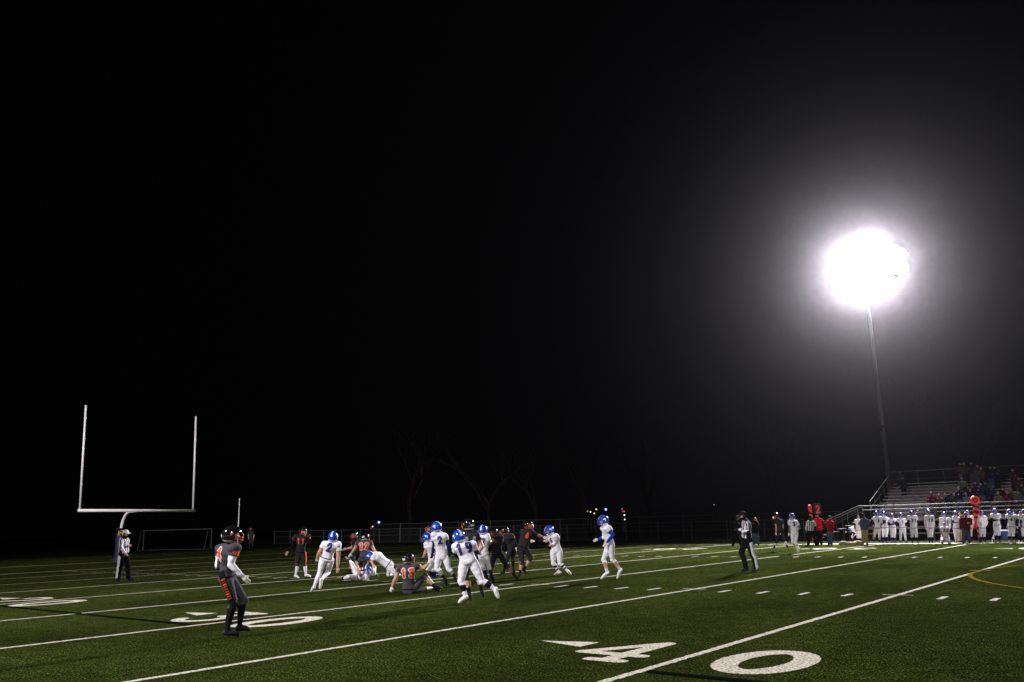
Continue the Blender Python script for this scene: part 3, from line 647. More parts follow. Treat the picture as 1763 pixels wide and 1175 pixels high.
def helmet(par, c, r, f, u, kind, visor):
    shell = {'blue': 'blue_shell', 'black': 'black_shell'}[kind]; bar = {'blue': 'blue_bar', 'black': 'orange_bar'}[kind]
    n, k = 36, 22; vs = []; fs = []; ms = []
    rx, ry, rz = .122, .148, .138
    def pt(i, j):
        th = math.pi*i/k; ph = 2*math.pi*j/n; x, y, z = math.sin(th)*math.sin(ph), math.sin(th)*math.cos(ph), math.cos(th)
        return np.array([x*rx, y*ry-.012, z*rz])
    for i in range(k+1):
        for j in range(n): vs.append(pt(i, j))
    for i in range(k):
        for j in range(n):
            q = [i*n+j, i*n+(j+1) % n, (i+1)*n+(j+1) % n, (i+1)*n+j]; m = sum(vs[a] for a in q)/4; x, y, z = m
            if z < -.105: continue
            if y > .045 and z < .045: continue
            if y > .0 and z < -.075: continue
            mt = 0
            if abs(x) < .013 and z > .0 and kind == 'blue': mt = 1
            if kind == 'blue' and abs(x) > .06 and ((y+.01+z*.4)**2/.0028+(z-.045-y*.35)**2/.0007 < 1 or (abs(y+.045) < .013 and -.02 < z < .04)): mt = 1
            if kind == 'black' and abs(x) > .06 and (y+.02)**2/.0009+(z-.03-y*.5)**2/.0004 < 1: mt = 3
            if kind == 'black' and abs(x) < .036 and y < -.06 and -.03 < z < .0: mt = 1
            if z < -.078 and y < .0: mt = 2
            fs.append((q[0], q[3], q[2], q[1])); ms.append(mt)
    b = MB(); b.v = [tuple(c+r*v[0]+f*v[1]+u*v[2]) for v in vs]; b.f = fs; b.m = ms
    bm = bmesh.new(); me = b.mesh('helmet', [shell, 'shell_white', 'pad_cream' if kind == 'black' else 'shell_white', 'orange_bar'], True); bm.from_mesh(me)
    bmesh.ops.remove_doubles(bm, verts=bm.verts, dist=.0005); bmesh.ops.delete(bm, geom=[v for v in bm.verts if not v.link_faces], context='VERTS'); bm.to_mesh(me); bm.free()
    h = bpy.data.objects.new('helmet', me); COL.objects.link(h); h.parent = par
    so = h.modifiers.new('thick', 'SOLIDIFY'); so.thickness = .012; so.offset = -1
    b = MB()
    def Q(x, y, z): return c+r*x+f*y+u*z
    def bar_(z, y, w): b.tube([Q(-.118, .03, z+.01), Q(-w, y*.8, z), Q(-w*.5, y, z-.004), Q(w*.5, y, z-.004), Q(w, y*.8, z), Q(.118, .03, z+.01)], .0055, 6)
    bar_(-.03, .168, .088); bar_(-.07, .168, .082); bar_(-.108, .15, .066)
    for x in (-.035, .035): b.tube([Q(x, .13, .045), Q(x, .172, .0), Q(x, .172, -.07), Q(x, .152, -.112)], .0052, 6)
    for x in (-.095, .095): b.tube([Q(x, .09, .03), Q(x*.95, .12, -.03), Q(x*.75, .13, -.108)], .0052, 6)
    b.build('facemask', bar, h, True)
def cap(par, c, r, f, u, m):
    b = MB(); vs = []; n = 20
    prof = [(.035, .088, .104), (.075, .090, .106), (.11, .075, .088), (.135, .045, .05), (.142, .008, .01)]
    for (z, x, y) in prof:
        for j in range(n): a = 2*math.pi*j/n; vs.append(c+r*x*math.cos(a)+f*(y*math.sin(a)-.003)+u*z)
    fs = [(i*n+j, i*n+(j+1) % n, (i+1)*n+(j+1) % n, (i+1)*n+j) for i in range(len(prof)-1) for j in range(n)]+[tuple((len(prof)-1)*n+j for j in range(n))]
    b.add(vs, fs); o = b.build('cap', m, par, True)
    b = MB(); vs = []
    for t in range(9):
        a = math.pi*(t/8); vs += [c+r*.082*math.cos(a)+f*.085*math.sin(a)+u*.045, c+r*.086*math.cos(a)+f*(.09+.085*math.sin(a))+u*(.03)]
        vs += [c+r*.082*math.cos(a)+f*.085*math.sin(a)+u*.039, c+r*.086*math.cos(a)+f*(.09+.085*math.sin(a))+u*(.024)]
    fs = []
    for t in range(8): a = t*4; d = a+4; fs += [(a, a+1, d+1, d), (a+2, d+2, d+3, a+3), (a+1, a+3, d+3, d+1)]
    b.add(vs, fs); b.build('brim', m, o)
def ph(crop, anchor, st, label, group, s, **kw):
    """s: joint text 'name u v depth' separated by commas, measured on an enlarged crop of the photograph"""
    J = {}
    for it in s.split(','):
        q = it.split(); J[q[0]] = tuple(float(x) for x in q[1:])
    P, g = photo_pose(crop, anchor, J, kw.pop('dz', 0.0)); return person(P, g, st, label, group, **kw)
GP_B = 'players in grey and black uniforms'; GP_W = 'players in white uniforms with blue helmets'; GP_S = 'white-uniformed players along the far sideline'; GP_R = 'officials in striped shirts'; GP_F = 'staff and chain crew on the far sideline'
WS = [(.12, 'white_cloth'), (1, 'white_cloth')]
ph('R', (300, 1080), team('ref', cap='white_cap', legstripe='white_cloth', front=face_dir(95), headdir=face_dir(100), hair='brown_hair', bulk=1.05),
   'referee in a white cap and striped shirt standing before the goal post', GP_R,
   'pelvis 325 600, neck 335 360, head 356 288 0, shA 275 385 -1, shB 382 375 1, elA 272 510 -.7, wrA 345 605 .7, elB 378 500 .5, wrB 408 492 -.5, hipA 290 625 -1, hipB 355 625 1, knA 255 840 0, anA 222 1050 -.2, toeA 245 1085 -.4, knB 400 835 0, anB 405 1035 0, toeB 495 1062 0')
ph('H', (300, 1090), team('black', number='4', ns=1.15, nx=-.05, fore='white_cloth', arm='white_cloth', sleeve=.45, hand='white_glove', front=face_dir(55), headdir=face_dir(70), calf=[(.05, 'charcoal_cloth'), (1, 'black_cloth')], legtext=('WINGHAWKS', 'B'), legstripe=None),
   'player in grey number 4 with white sleeves standing by the 30 numeral', GP_B,
   'pelvis 270 545, neck 300 255, head 320 172 0, shA 220 300 1, shB 345 300 -1, elA 188 450 .5, wrA 270 520 1, elB 305 440 -.4, wrB 415 548 .1, hipA 295 575 .9, hipB 262 580 -.9, knA 430 765 .4, anA 385 1005 -.3, toeA 468 1035 0, knB 335 795 -.5, anB 270 1045 .3, toeB 372 1085 -.2', voxel=.0115)
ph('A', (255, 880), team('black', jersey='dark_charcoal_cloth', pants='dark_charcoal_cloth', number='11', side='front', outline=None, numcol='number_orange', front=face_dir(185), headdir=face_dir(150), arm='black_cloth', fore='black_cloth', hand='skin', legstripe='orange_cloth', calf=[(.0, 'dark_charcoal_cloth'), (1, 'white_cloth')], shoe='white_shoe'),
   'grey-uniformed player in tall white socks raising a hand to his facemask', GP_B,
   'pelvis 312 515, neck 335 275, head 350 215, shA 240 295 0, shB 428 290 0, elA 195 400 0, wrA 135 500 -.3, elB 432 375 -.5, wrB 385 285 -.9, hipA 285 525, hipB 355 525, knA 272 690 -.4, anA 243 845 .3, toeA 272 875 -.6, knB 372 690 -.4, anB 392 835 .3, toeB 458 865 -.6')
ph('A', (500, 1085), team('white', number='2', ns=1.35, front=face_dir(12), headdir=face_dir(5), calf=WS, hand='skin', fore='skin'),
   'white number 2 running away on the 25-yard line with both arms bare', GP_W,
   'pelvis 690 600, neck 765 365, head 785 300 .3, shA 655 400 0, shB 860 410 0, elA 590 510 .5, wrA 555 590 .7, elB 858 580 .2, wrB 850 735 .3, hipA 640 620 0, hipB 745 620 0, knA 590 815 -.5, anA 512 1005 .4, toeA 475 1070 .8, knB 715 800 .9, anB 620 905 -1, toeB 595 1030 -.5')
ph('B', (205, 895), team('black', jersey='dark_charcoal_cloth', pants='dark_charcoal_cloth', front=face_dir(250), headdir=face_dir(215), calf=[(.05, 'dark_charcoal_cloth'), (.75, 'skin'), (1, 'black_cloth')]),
   'grey-uniformed player with an orange facemask leaning in behind number 22', GP_B,
   'pelvis 300 580, neck 310 350 0, head 268 285, shA 250 385 -.6, shB 350 380 .6, elA 250 475 0, wrA 150 500 0, elB 380 480 .6, wrB 390 560 .5, hipA 270 600 -.8, hipB 320 600 .8, knA 235 690 -.9, anA 208 850 .5, toeA 140 895 0, knB 340 740 .6, anB 350 860 .5, toeB 320 890 0', dz=.5)
ph('B', (590, 925), team('black', number='22', ns=1.3, front=face_dir(5), headdir=face_dir(20), fore='skin', hand='white_glove', calf=[(.05, 'charcoal_cloth'), (.6, 'skin'), (1, 'black_cloth')]),
   'grey number 22 bending over the tackle with his back to us', GP_B,
   'pelvis 425 650, neck 430 385 .35, head 445 325 .8, shA 325 410 0, shB 520 405 0, elA 280 490 .4, wrA 225 570 .3, elB 562 490 .4, wrB 600 560 .6, hipA 375 660 0, hipB 480 660 0, knA 385 780 .9, anA 380 890 -.8, toeA 350 920 .5, knB 545 760 .7, anB 590 875 -.7, toeB 620 925 .5')
ph('B', (330, 1005), team('white', front=face_dir(190), headdir=face_dir(185), fore='skin', calf=[(.12, 'white_cloth'), (.8, 'white_cloth'), (1, 'navy_cloth')], shoe='tan_shoe'),
   'white-uniformed player lying on the turf under the tackle, one foot in the air', GP_W,
   'pelvis 330 925, neck 500 900 0, head 470 835 -.5, shA 420 945 -1, shB 560 860 1, elA 350 890 -.8, wrA 315 760 .6, elB 590 800 .8, wrB 555 740 .6, hipA 300 950 -1, hipB 310 900 1, knA 180 935 -.9, anA 105 960 .9, toeA 50 945 -.5, knB 240 740 .4, anB 200 680 1, toeB 155 645 0')
ph('B', (820, 970), team('white', front=unit([0, 0, -1]), headdir=face_dir(290), fore='dark_skin', arm='dark_skin', calf=[(1, 'white_cloth')], shoe='white_shoe'),
   'white-uniformed tackler diving headlong into the legs of number 22', GP_W,
   'pelvis 810 750, neck 590 600 .2, head 512 612 .5, shA 570 640 -.9, shB 600 590 .9, elA 560 720 -.5, wrA 590 790 .9, elB 530 650 .6, wrB 500 700 .6, hipA 800 780 -.9, hipB 840 740 .9, knA 930 905 -.3, anA 1010 900 .9, toeA 1060 940 0, knB 800 900 .8, anB 850 960 .8, toeB 900 980 .5', dz=.5)
ph('C', (580, 985), team('black', number='13', ns=1.3, front=face_dir(25), headdir=face_dir(40), fore='skin', arm='skin', hand='white_glove', sleeve=.42, legstripe='orange_cloth', calf=[(.05, 'charcoal_cloth'), (.8, 'skin'), (1, 'black_cloth')]),
   'grey number 13 sitting on the turf and leaning on one hand', GP_B,
   'pelvis 580 915, neck 560 460, head 570 350 .2, shA 400 520 0, shB 715 480 0, elA 335 700 -.3, wrA 272 855 0, elB 850 520 .5, wrB 935 435 .5, hipA 520 920 0, hipB 650 905 0, knA 860 940 .9, anA 1030 950 .9, toeA 1120 960 0, knB 880 650 .8, anB 1040 850 .3, toeB 1180 890 0', dz=.05, voxel=.012)
ph('D', (240, 800), team('white', front=face_dir(265), headdir=face_dir(275), arm='skin', fore='skin', hand='black_glove', calf=[(.15, 'white_cloth'), (1, 'navy_cloth')], shoe='blue_shoe'),
   'white-uniformed blocker with a black glove, leftmost of the group on the right of number 13', GP_W,
   'pelvis 245 580, neck 215 375, head 168 318, shA 165 400 -.8, shB 260 370 .8, elA 160 480 0, wrA 130 550 0, elB 280 460 .6, wrB 240 520 .6, hipA 225 600 -.8, hipB 255 600 .8, knA 180 690 .4, anA 245 770 .8, toeA 235 805 0, knB 240 700 -.3, anB 270 780 .6, toeB 250 800 0', dz=.2)
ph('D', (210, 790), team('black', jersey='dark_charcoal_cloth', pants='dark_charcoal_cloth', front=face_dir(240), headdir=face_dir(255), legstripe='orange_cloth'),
   'grey-uniformed player half hidden behind two white blockers, his orange facemask clear', GP_B,
   'pelvis 250 540, neck 232 270, head 215 208, shA 190 310 -.5, shB 275 305 .5, elA 195 420 .3, wrA 200 500 .5, elB 290 400 .5, wrB 270 480 .5, hipA 225 560 -.5, hipB 265 560 .5, knA 225 680 -.4, anA 235 780 .5, toeA 200 790 0, knB 280 680 -.4, anB 290 780 .5, toeB 260 790 0', dz=.3)
ph('D', (400, 900), team('white', number='2', ns=1.25, belt=None, front=face_dir(15), headdir=face_dir(300), arm='navy_cloth', fore='navy_cloth', hand='black_glove', calf=[(.15, 'white_cloth'), (.65, 'grey_cloth'), (1, 'black_cloth')], shoe='black_shoe', bulk=1.08),
   'white-uniformed player in long dark sleeves and grey socks behind the sitting number 13', GP_W,
   'pelvis 350 530, neck 320 260, head 283 197, shA 255 290 -.3, shB 380 305 .3, elA 262 410 0, wrA 240 500 .3, elB 425 400 .2, wrB 432 480 .6, hipA 310 545 0, hipB 395 545 0, knA 290 690 -.3, anA 385 805 .5, toeA 405 890 0, knB 430 690 -.3, anB 505 790 .6, toeB 530 830 0')
ph('D', (610, 1095), team('white', number='19', belt=None, ns=1.35, nx=.0, front=face_dir(345), headdir=face_dir(330), arm='navy_cloth', fore='black_cloth', hand='black_glove', calf=[(.08, 'white_cloth'), (.7, 'black_cloth'), (1, 'white_cloth')], shoe='white_shoe', shoeB='black_shoe', bulk=1.1),
   'white number 19 lunging forward nearest to us in the middle of the play', GP_W,
   'pelvis 665 600, neck 600 385 .3, head 550 312 .2, shA 515 435 -.3, shB 720 410 .3, elA 520 520 .7, wrA 580 550 .8, elB 750 480 .7, wrB 790 500 .9, hipA 615 625 0, hipB 725 620 0, knA 575 840 -.5, anA 628 1010 .5, toeA 555 1088 -.4, knB 830 845 -.3, anB 975 925 .5, toeB 1020 1030 .3', voxel=.012)
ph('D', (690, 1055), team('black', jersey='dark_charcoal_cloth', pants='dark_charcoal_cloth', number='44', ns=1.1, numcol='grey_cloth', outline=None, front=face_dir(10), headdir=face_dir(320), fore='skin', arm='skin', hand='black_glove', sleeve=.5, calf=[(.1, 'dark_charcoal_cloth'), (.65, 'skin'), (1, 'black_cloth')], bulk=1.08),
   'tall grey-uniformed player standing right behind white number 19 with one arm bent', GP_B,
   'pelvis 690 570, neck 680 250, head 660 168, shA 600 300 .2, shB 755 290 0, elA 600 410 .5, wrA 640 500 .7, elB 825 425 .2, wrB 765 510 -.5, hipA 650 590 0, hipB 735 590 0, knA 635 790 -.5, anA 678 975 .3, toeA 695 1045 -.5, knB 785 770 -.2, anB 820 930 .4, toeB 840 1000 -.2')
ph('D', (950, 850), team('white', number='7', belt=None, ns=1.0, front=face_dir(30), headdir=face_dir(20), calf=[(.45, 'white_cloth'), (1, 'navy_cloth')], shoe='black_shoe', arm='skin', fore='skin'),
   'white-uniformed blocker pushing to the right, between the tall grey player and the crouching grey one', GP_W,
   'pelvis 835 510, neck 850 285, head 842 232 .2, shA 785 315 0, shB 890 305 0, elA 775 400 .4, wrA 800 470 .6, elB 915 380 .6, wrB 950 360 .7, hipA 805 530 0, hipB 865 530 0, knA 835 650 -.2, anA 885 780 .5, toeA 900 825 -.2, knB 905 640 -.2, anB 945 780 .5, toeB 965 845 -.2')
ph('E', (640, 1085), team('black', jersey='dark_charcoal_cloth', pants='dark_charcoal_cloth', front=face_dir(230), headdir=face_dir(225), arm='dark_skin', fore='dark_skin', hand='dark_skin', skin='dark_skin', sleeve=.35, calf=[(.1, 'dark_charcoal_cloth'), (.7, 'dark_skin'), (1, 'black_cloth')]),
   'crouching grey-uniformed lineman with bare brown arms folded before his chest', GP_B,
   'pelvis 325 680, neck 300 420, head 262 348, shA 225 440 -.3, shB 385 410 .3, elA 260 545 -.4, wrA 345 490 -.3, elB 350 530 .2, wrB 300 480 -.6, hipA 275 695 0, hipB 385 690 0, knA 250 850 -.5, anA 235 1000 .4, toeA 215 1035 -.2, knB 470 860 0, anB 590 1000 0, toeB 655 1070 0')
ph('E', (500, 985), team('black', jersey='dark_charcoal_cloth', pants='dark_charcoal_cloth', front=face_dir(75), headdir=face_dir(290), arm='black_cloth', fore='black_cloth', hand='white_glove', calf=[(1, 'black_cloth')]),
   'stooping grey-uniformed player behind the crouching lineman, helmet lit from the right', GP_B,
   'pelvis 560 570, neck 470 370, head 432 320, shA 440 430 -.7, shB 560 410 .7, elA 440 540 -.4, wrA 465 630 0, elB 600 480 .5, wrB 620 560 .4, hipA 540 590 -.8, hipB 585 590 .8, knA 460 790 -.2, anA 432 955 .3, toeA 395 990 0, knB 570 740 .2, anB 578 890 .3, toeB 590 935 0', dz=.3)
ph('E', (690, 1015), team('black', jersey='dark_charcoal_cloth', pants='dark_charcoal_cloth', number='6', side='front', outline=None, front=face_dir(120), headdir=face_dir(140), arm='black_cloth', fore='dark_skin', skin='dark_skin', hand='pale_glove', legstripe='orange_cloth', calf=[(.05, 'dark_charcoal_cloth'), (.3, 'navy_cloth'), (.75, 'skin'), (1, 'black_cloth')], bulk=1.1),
   'grey-uniformed player with orange thigh stripes reaching toward the white player on his right', GP_B,
   'pelvis 715 575, neck 800 300 -.1, head 818 225, shA 715 335 -.7, shB 850 325 .7, elA 735 455 -.2, wrA 835 465 -.5, elB 930 375 .3, wrB 1035 405 .3, hipA 680 590 -.6, hipB 755 585 .6, knA 720 800 -.6, anA 680 955 .5, toeA 665 1005 -.5, knB 855 735 0, anB 745 900 .3, toeB 775 970 0')
ph('E', (1440, 1000), team('white', number='5', side='front', ns=.9, belt=None, front=face_dir(255), headdir=face_dir(255), calf=[(.15, 'white_cloth'), (.45, 'black_cloth'), (.6, 'white_cloth'), (.75, 'black_cloth'), (1, 'white_cloth')], shoe='pink_shoe', hand='black_glove'),
   'stocky white-uniformed player with banded socks squaring up to a grey player', GP_W,
   'pelvis 1245 600, neck 1185 375, head 1132 312, shA 1140 400 .8, shB 1240 400 -.8, elA 1100 470 .3, wrA 1050 470 .3, elB 1218 510 0, wrB 1140 540 -.3, hipA 1195 620 .7, hipB 1290 615 -.7, knA 1195 820 -.2, anA 1290 950 0, toeA 1230 980 0, knB 1300 825 -.2, anB 1410 925 0, toeB 1470 985 -.2')
ph('F', (340, 1075), team('white', front=face_dir(270), headdir=face_dir(265), arm='royal_cloth', fore='royal_cloth', hand='pale_glove', sleeve=.35, calf=[(.12, 'white_cloth'), (.7, 'skin'), (1, 'white_cloth')], shoe='white_shoe', belt=None),
   'white-uniformed player in royal blue sleeves walking left alone on the 25-yard line', GP_W,
   'pelvis 420 575, neck 355 300, head 322 228, shA 335 335 .9, shB 385 345 -.9, elA 335 465 .5, wrA 250 495 0, elB 465 430 -.3, wrB 375 540 0, hipA 405 595 .8, hipB 430 595 -.8, knA 325 790 0, anA 378 965 .2, toeA 300 1062 0, knB 455 790 0, anB 565 930 0, toeB 530 1050 0', voxel=.012)
ph('G', (450, 1035), team('ref', legstripe='white_cloth', front=face_dir(278), headdir=face_dir(275), fore='white_cloth', hand='black_glove'),
   'line judge in a black cap and striped shirt facing left near the 35-yard line', GP_R,
   'pelvis 415 500, neck 385 225, head 348 165, shA 370 270 .9, shB 410 280 -.9, elA 365 380 .6, wrA 290 385 0, elB 430 390 -.3, wrB 340 420 0, hipA 400 530 .9, hipB 440 530 -.9, knA 330 745 0, anA 408 985 .2, toeA 335 1022 0, knB 490 745 0, anB 562 985 0, toeB 505 1030 -.1', voxel=.012)
CO = team('coach')
ph('G', (205, 645), team('coach', jersey='black_cloth', arm='black_cloth', fore='black_cloth', pants='black_cloth', calf=[(1, 'black_cloth')], hand='skin', cap='black_cap', front=face_dir(100), headdir=face_dir(90)),
   'man dressed all in black standing just behind the line judge', GP_F,
   'pelvis 240 440, neck 255 265, head 260 215, shA 215 290 0, shB 285 290 0, elA 205 360 0, wrA 240 400 0, elB 300 350 0, wrB 285 390 -.5, hipA 220 455, hipB 262 455, knA 210 545, anA 203 630, toeA 190 643, knB 300 550, anB 320 632, toeB 335 645')
ph('G', (595, 625), team('coach', jersey='black_cloth', arm='black_cloth', fore='black_cloth', pants='denim', calf=[(1, 'denim')], hand='skin', front=face_dir(180), headdir=face_dir(200), hair='grey_hair'),
   'bareheaded man in a black jacket and jeans holding his hands up to his face', GP_F,
   'pelvis 550 430, neck 548 275, head 545 222, shA 510 300, shB 590 300, elA 505 370 -.4, wrA 530 300 -.8, elB 610 350 -.3, wrB 580 270 -.5, hipA 530 440, hipB 572 440, knA 535 530, anA 530 610, toeA 528 622, knB 580 530, anB 592 610, toeB 600 622')
ph('I', (150, 1040), team('black', jersey='dark_charcoal_cloth', pants='dark_charcoal_cloth', front=face_dir(240), headdir=face_dir(265), fore='skin', hand='white_glove', calf=[(.08, 'dark_charcoal_cloth'), (.6, 'white_cloth'), (1, 'black_cloth')], shoe='tan_shoe', patch='brown_cloth'),
   'grey-uniformed player jogging left with a white towel at his waist beyond the line judge', GP_B,
   'pelvis 305 600, neck 255 320, head 205 255, shA 195 355 .3, shB 330 365 -.3, elA 215 490 .2, wrA 212 610 -.2, elB 365 490 0, wrB 325 600 -.3, hipA 265 620, hipB 345 620, knA 225 830, anA 165 960, toeA 115 1020, knB 395 800 .3, anB 475 960 .3, toeB 500 1000')
ph('I', (700, 1080), team('white', number='3', side='front', belt=None, ns=1.1, front=face_dir(210), headdir=face_dir(240), arm='sleeve_grey', fore='sleeve_grey', hand='white_glove', calf=[(.1, 'white_cloth'), (.6, 'skin'), (1, 'white_cloth')]),
   'white-uniformed player in grey sleeves jogging toward us beyond the line judge', GP_W,
   'pelvis 625 610, neck 582 340, head 565 265, shA 512 385, shB 665 385, elA 520 510, wrA 505 620, elB 745 515, wrB 650 590 -.5, hipA 590 640, hipB 665 640, knA 580 840 -.5, anA 650 930 .9, toeA 735 965, knB 645 860 -.3, anB 705 970 .3, toeB 705 1060 -.8')
ph('V', (290, 1110), team('ref', cap='black_cap', fore='white_cloth', front=face_dir(5), headdir=face_dir(20), hand='skin'),
   'sideline official in stripes with his back to us, left of the down box', GP_R,
   'pelvis 355 740, neck 355 500, head 350 440, shA 280 540, shB 440 540, elA 245 640, wrA 245 730, elB 465 620, wrB 400 650 .5, hipA 325 760, hipB 390 760, knA 315 920, anA 300 1080, toeA 275 1105, knB 440 920, anB 480 1075, toeB 505 1095', voxel=.02)
ph('V', (600, 1095), team('coach', jersey='red_vest', arm='black_cloth', fore='red_vest', pants='black_cloth', calf=[(1, 'black_cloth')], hand='skin', sleeve=.3, cap='black_cap', front=face_dir(185), headdir=face_dir(190)),
   'chain crew man in a red vest holding up the black down box', GP_F,
   'pelvis 560 720, neck 530 450, head 505 385, shA 460 490, shB 610 480, elA 450 600, wrA 520 640 -.5, elB 650 600, wrB 600 660 -.5, hipA 535 740, hipB 590 740, knA 530 900, anA 530 1060, toeA 520 1085, knB 600 900, anB 615 1065, toeB 625 1090', voxel=.02)
ph('V', (820, 1098), team('coach', jersey='red_vest', arm='red_vest', fore='black_cloth', sleeve=.5, pants='denim', calf=[(1, 'denim')], hand='black_glove', cap='olive_cloth', vest=True, front=face_dir(180), headdir=face_dir(180)),
   'chain crew man in a bright red vest, jeans and olive cap standing alone', GP_F,
   'pelvis 810 770, neck 812 505, head 810 452, shA 740 545, shB 882 545, elA 735 650, wrA 740 720 .4, elB 905 650, wrB 890 740 .3, hipA 780 790, hipB 845 790, knA 785 930, anA 795 1075, toeA 780 1097, knB 845 930, anB 855 1070, toeB 870 1095', voxel=.02)
ph('T', (350, 1075), team('black', jersey='dark_charcoal_cloth', pants='dark_charcoal_cloth', front=face_dir(200), headdir=face_dir(190), patch=None, number=None, calf=[(1, 'black_cloth')], legstripe=None),
   'dim dark-uniformed player far off near the goal line, behind number 4', GP_B,
   'pelvis 345 850, neck 345 690, head 342 650, shA 305 715, shB 385 715, elA 295 780, wrA 300 840, elB 395 780, wrB 390 840, hipA 325 860, hipB 365 860, knA 320 960, anA 318 1060, toeA 312 1072, knB 375 960, anB 378 1060, toeB 385 1072', voxel=.025)
def P17(c, a, s, st, label, group=GP_S, **kw): kw.setdefault('voxel', .022); return ph(c, a, st, label, group, s, **kw)
def stand(c, head, sh, pel, feet, arms='down', knees=None, aw=None):
    hx, hy = head; (ax, ay), (bx, by_) = sh; px, py = pel; (fax, fay), (fbx, fby) = feet; sc = abs(fay-hy)/1.68
    nx = (ax+bx)/2; t = 'pelvis %g %g, neck %g %g, head %g %g, shA %g %g, shB %g %g, ' % (px, py, nx, min(ay, by_)-.03*sc, hx, hy, ax, ay, bx, by_)
    if arms == 'down': t += 'elA %g %g, wrA %g %g, elB %g %g, wrB %g %g, ' % (ax-.07*sc, ay+.28*sc, ax-.05*sc, ay+.54*sc, bx+.07*sc, by_+.28*sc, bx+.05*sc, by_+.54*sc)
    elif arms == 'cross': t += 'elA %g %g -.4, wrA %g %g -.6, elB %g %g -.4, wrB %g %g -.6, ' % (ax-.05*sc, ay+.27*sc, px+.05*sc, ay+.25*sc, bx+.05*sc, by_+.27*sc, px-.05*sc, by_+.27*sc)
    elif arms == 'link': t += 'elA %g %g, wrA %g %g -.5, elB %g %g, wrB %g %g -.5, ' % (ax-.20*sc, ay+.2*sc, ax-.1*sc, ay+.38*sc, bx+.2*sc, by_+.2*sc, bx+.1*sc, by_+.38*sc)
    elif arms == 'hips': t += 'elA %g %g, wrA %g %g -.2, elB %g %g, wrB %g %g -.2, ' % (ax-.14*sc, ay+.26*sc, px-.15*sc, py-.05*sc, bx+.14*sc, by_+.26*sc, px+.15*sc, py-.05*sc)
    hy_ = py+.03*sc; kA = (px-.09*sc+(fax-px+.09*sc)*.5, (hy_+fay)/2); kB = (px+.09*sc+(fbx-px-.09*sc)*.5, (hy_+fby)/2)
    t += 'hipA %g %g, hipB %g %g, knA %g %g, anA %g %g, toeA %g %g -.8, knB %g %g, anB %g %g, toeB %g %g -.8' % (px-.09*sc, hy_, px+.09*sc, hy_, kA[0], kA[1], fax, fay-.07*sc, fax-.03*sc, fay-.02*sc, kB[0], kB[1], fbx, fby-.07*sc, fbx+.03*sc, fby-.02*sc)
    return t
FR = dict(front=face_dir(180), headdir=face_dir(185), side='front', outline=None)
NS = [(.1, 'white_cloth'), (1, 'navy_cloth')]
P17('N', (450, 1015), 'pelvis 640 640, neck 490 520, head 445 590 .3, shA 470 560 -.5, shB 540 560 .5, elA 400 595, wrA 325 640, elB 560 700, wrB 520 780, hipA 620 660 -.5, hipB 670 660 .5, knA 490 800, anA 440 960, toeA 400 1000, knB 690 830, anB 705 990, toeB 670 1015', team('white', arm='black_cloth', fore='black_cloth', front=face_dir(250), headdir=face_dir(230), calf=NS, shoe='black_shoe'), 'stooping white-uniformed player reaching out over tan bags at the end of the bench')
P17('N', (710, 1020), stand('N', (680, 190), ((600, 315), (745, 315)), (700, 600), ((665, 1010), (745, 1010))), team('white', number='0', helmet=None, hair='brown_hair', arm='black_cloth', fore='black_cloth', shoe='black_shoe', calf=NS, **FR), 'bareheaded white-uniformed player beside the coach in the dark jacket')
P17('N', (890, 1060), 'pelvis 880 570, neck 860 240, head 830 160, shA 770 285, shB 970 290, elA 755 430, wrA 770 560, elB 1010 430 -.3, wrB 910 250 -1, hipA 830 590, hipB 930 590, knA 830 810, anA 825 1020, toeA 805 1050, knB 935 810, anB 955 1020, toeB 980 1050', team('coach', front=face_dir(20), headdir=face_dir(40), cap='black_cap'), 'coach in a dark jacket and khaki trousers with one hand at his face', GP_F)
P17('N', (1240, 1040), stand('N', (1250, 95), ((1185, 225), (1385, 220)), (1280, 540), ((1130, 1000), (1350, 1000)), 'link'), team('white', number='8', arm='navy_cloth', fore='navy_cloth', shoe='black_shoe', calf=[(.15, 'white_cloth'), (.6, 'skin'), (1, 'navy_cloth')], **FR), 'white-uniformed player with linked arms and bare calves, left end of the linked row')
P17('L', (40, 1005), stand('L', (22, 335), ((-50, 440), (95, 435)), (50, 640), ((5, 995), (85, 990)), 'link'), team('white', number='4', arm='navy_cloth', fore='navy_cloth', shoe='black_shoe', calf=NS, **FR), 'white-uniformed player with linked arms, second in the linked row')
P17('L', (235, 1005), stand('L', (205, 385), ((150, 470), (285, 470)), (225, 630), ((205, 985), (270, 990)), 'cross'), team('white', number='0', arm='black_cloth', fore='black_cloth', shoe='black_shoe', calf=[(.3, 'white_cloth'), (.7, 'navy_cloth'), (.85, 'grey_cloth'), (1, 'navy_cloth')], **FR), 'white-uniformed player with folded dark arms, shortest of the linked row')
P17('L', (470, 1005), stand('L', (408, 365), ((352, 465), (492, 465)), (440, 630), ((400, 985), (528, 985)), 'link'), team('white', number='1', arm='navy_cloth', fore='navy_cloth', shoe='black_shoe', calf=[(.75, 'white_cloth'), (1, 'black_cloth')], **FR), 'white-uniformed player with long white leggings, fourth in the linked row')
P17('L', (730, 1010), stand('L', (650, 320), ((590, 405), (745, 405)), (690, 650), ((665, 990), (790, 990)), 'down'), team('white', number='35', arm='black_cloth', fore='black_cloth', shoe='black_shoe', calf=[(.15, 'white_cloth'), (1, 'black_cloth')], bulk=1.1, **FR), 'white number 35 in black sleeves and socks standing on the sideline')
P17('L', (1080, 1010), stand('L', (1030, 290), ((975, 400), (1125, 400)), (1060, 650), ((1050, 985), (1110, 985)), 'down'), team('white', number='18', arm='white_cloth', fore='white_glove', shoe='black_shoe', calf=[(.15, 'white_cloth'), (1, 'navy_cloth')], **FR), 'white number 18 in pale sleeves standing between number 35 and the kneeling player')
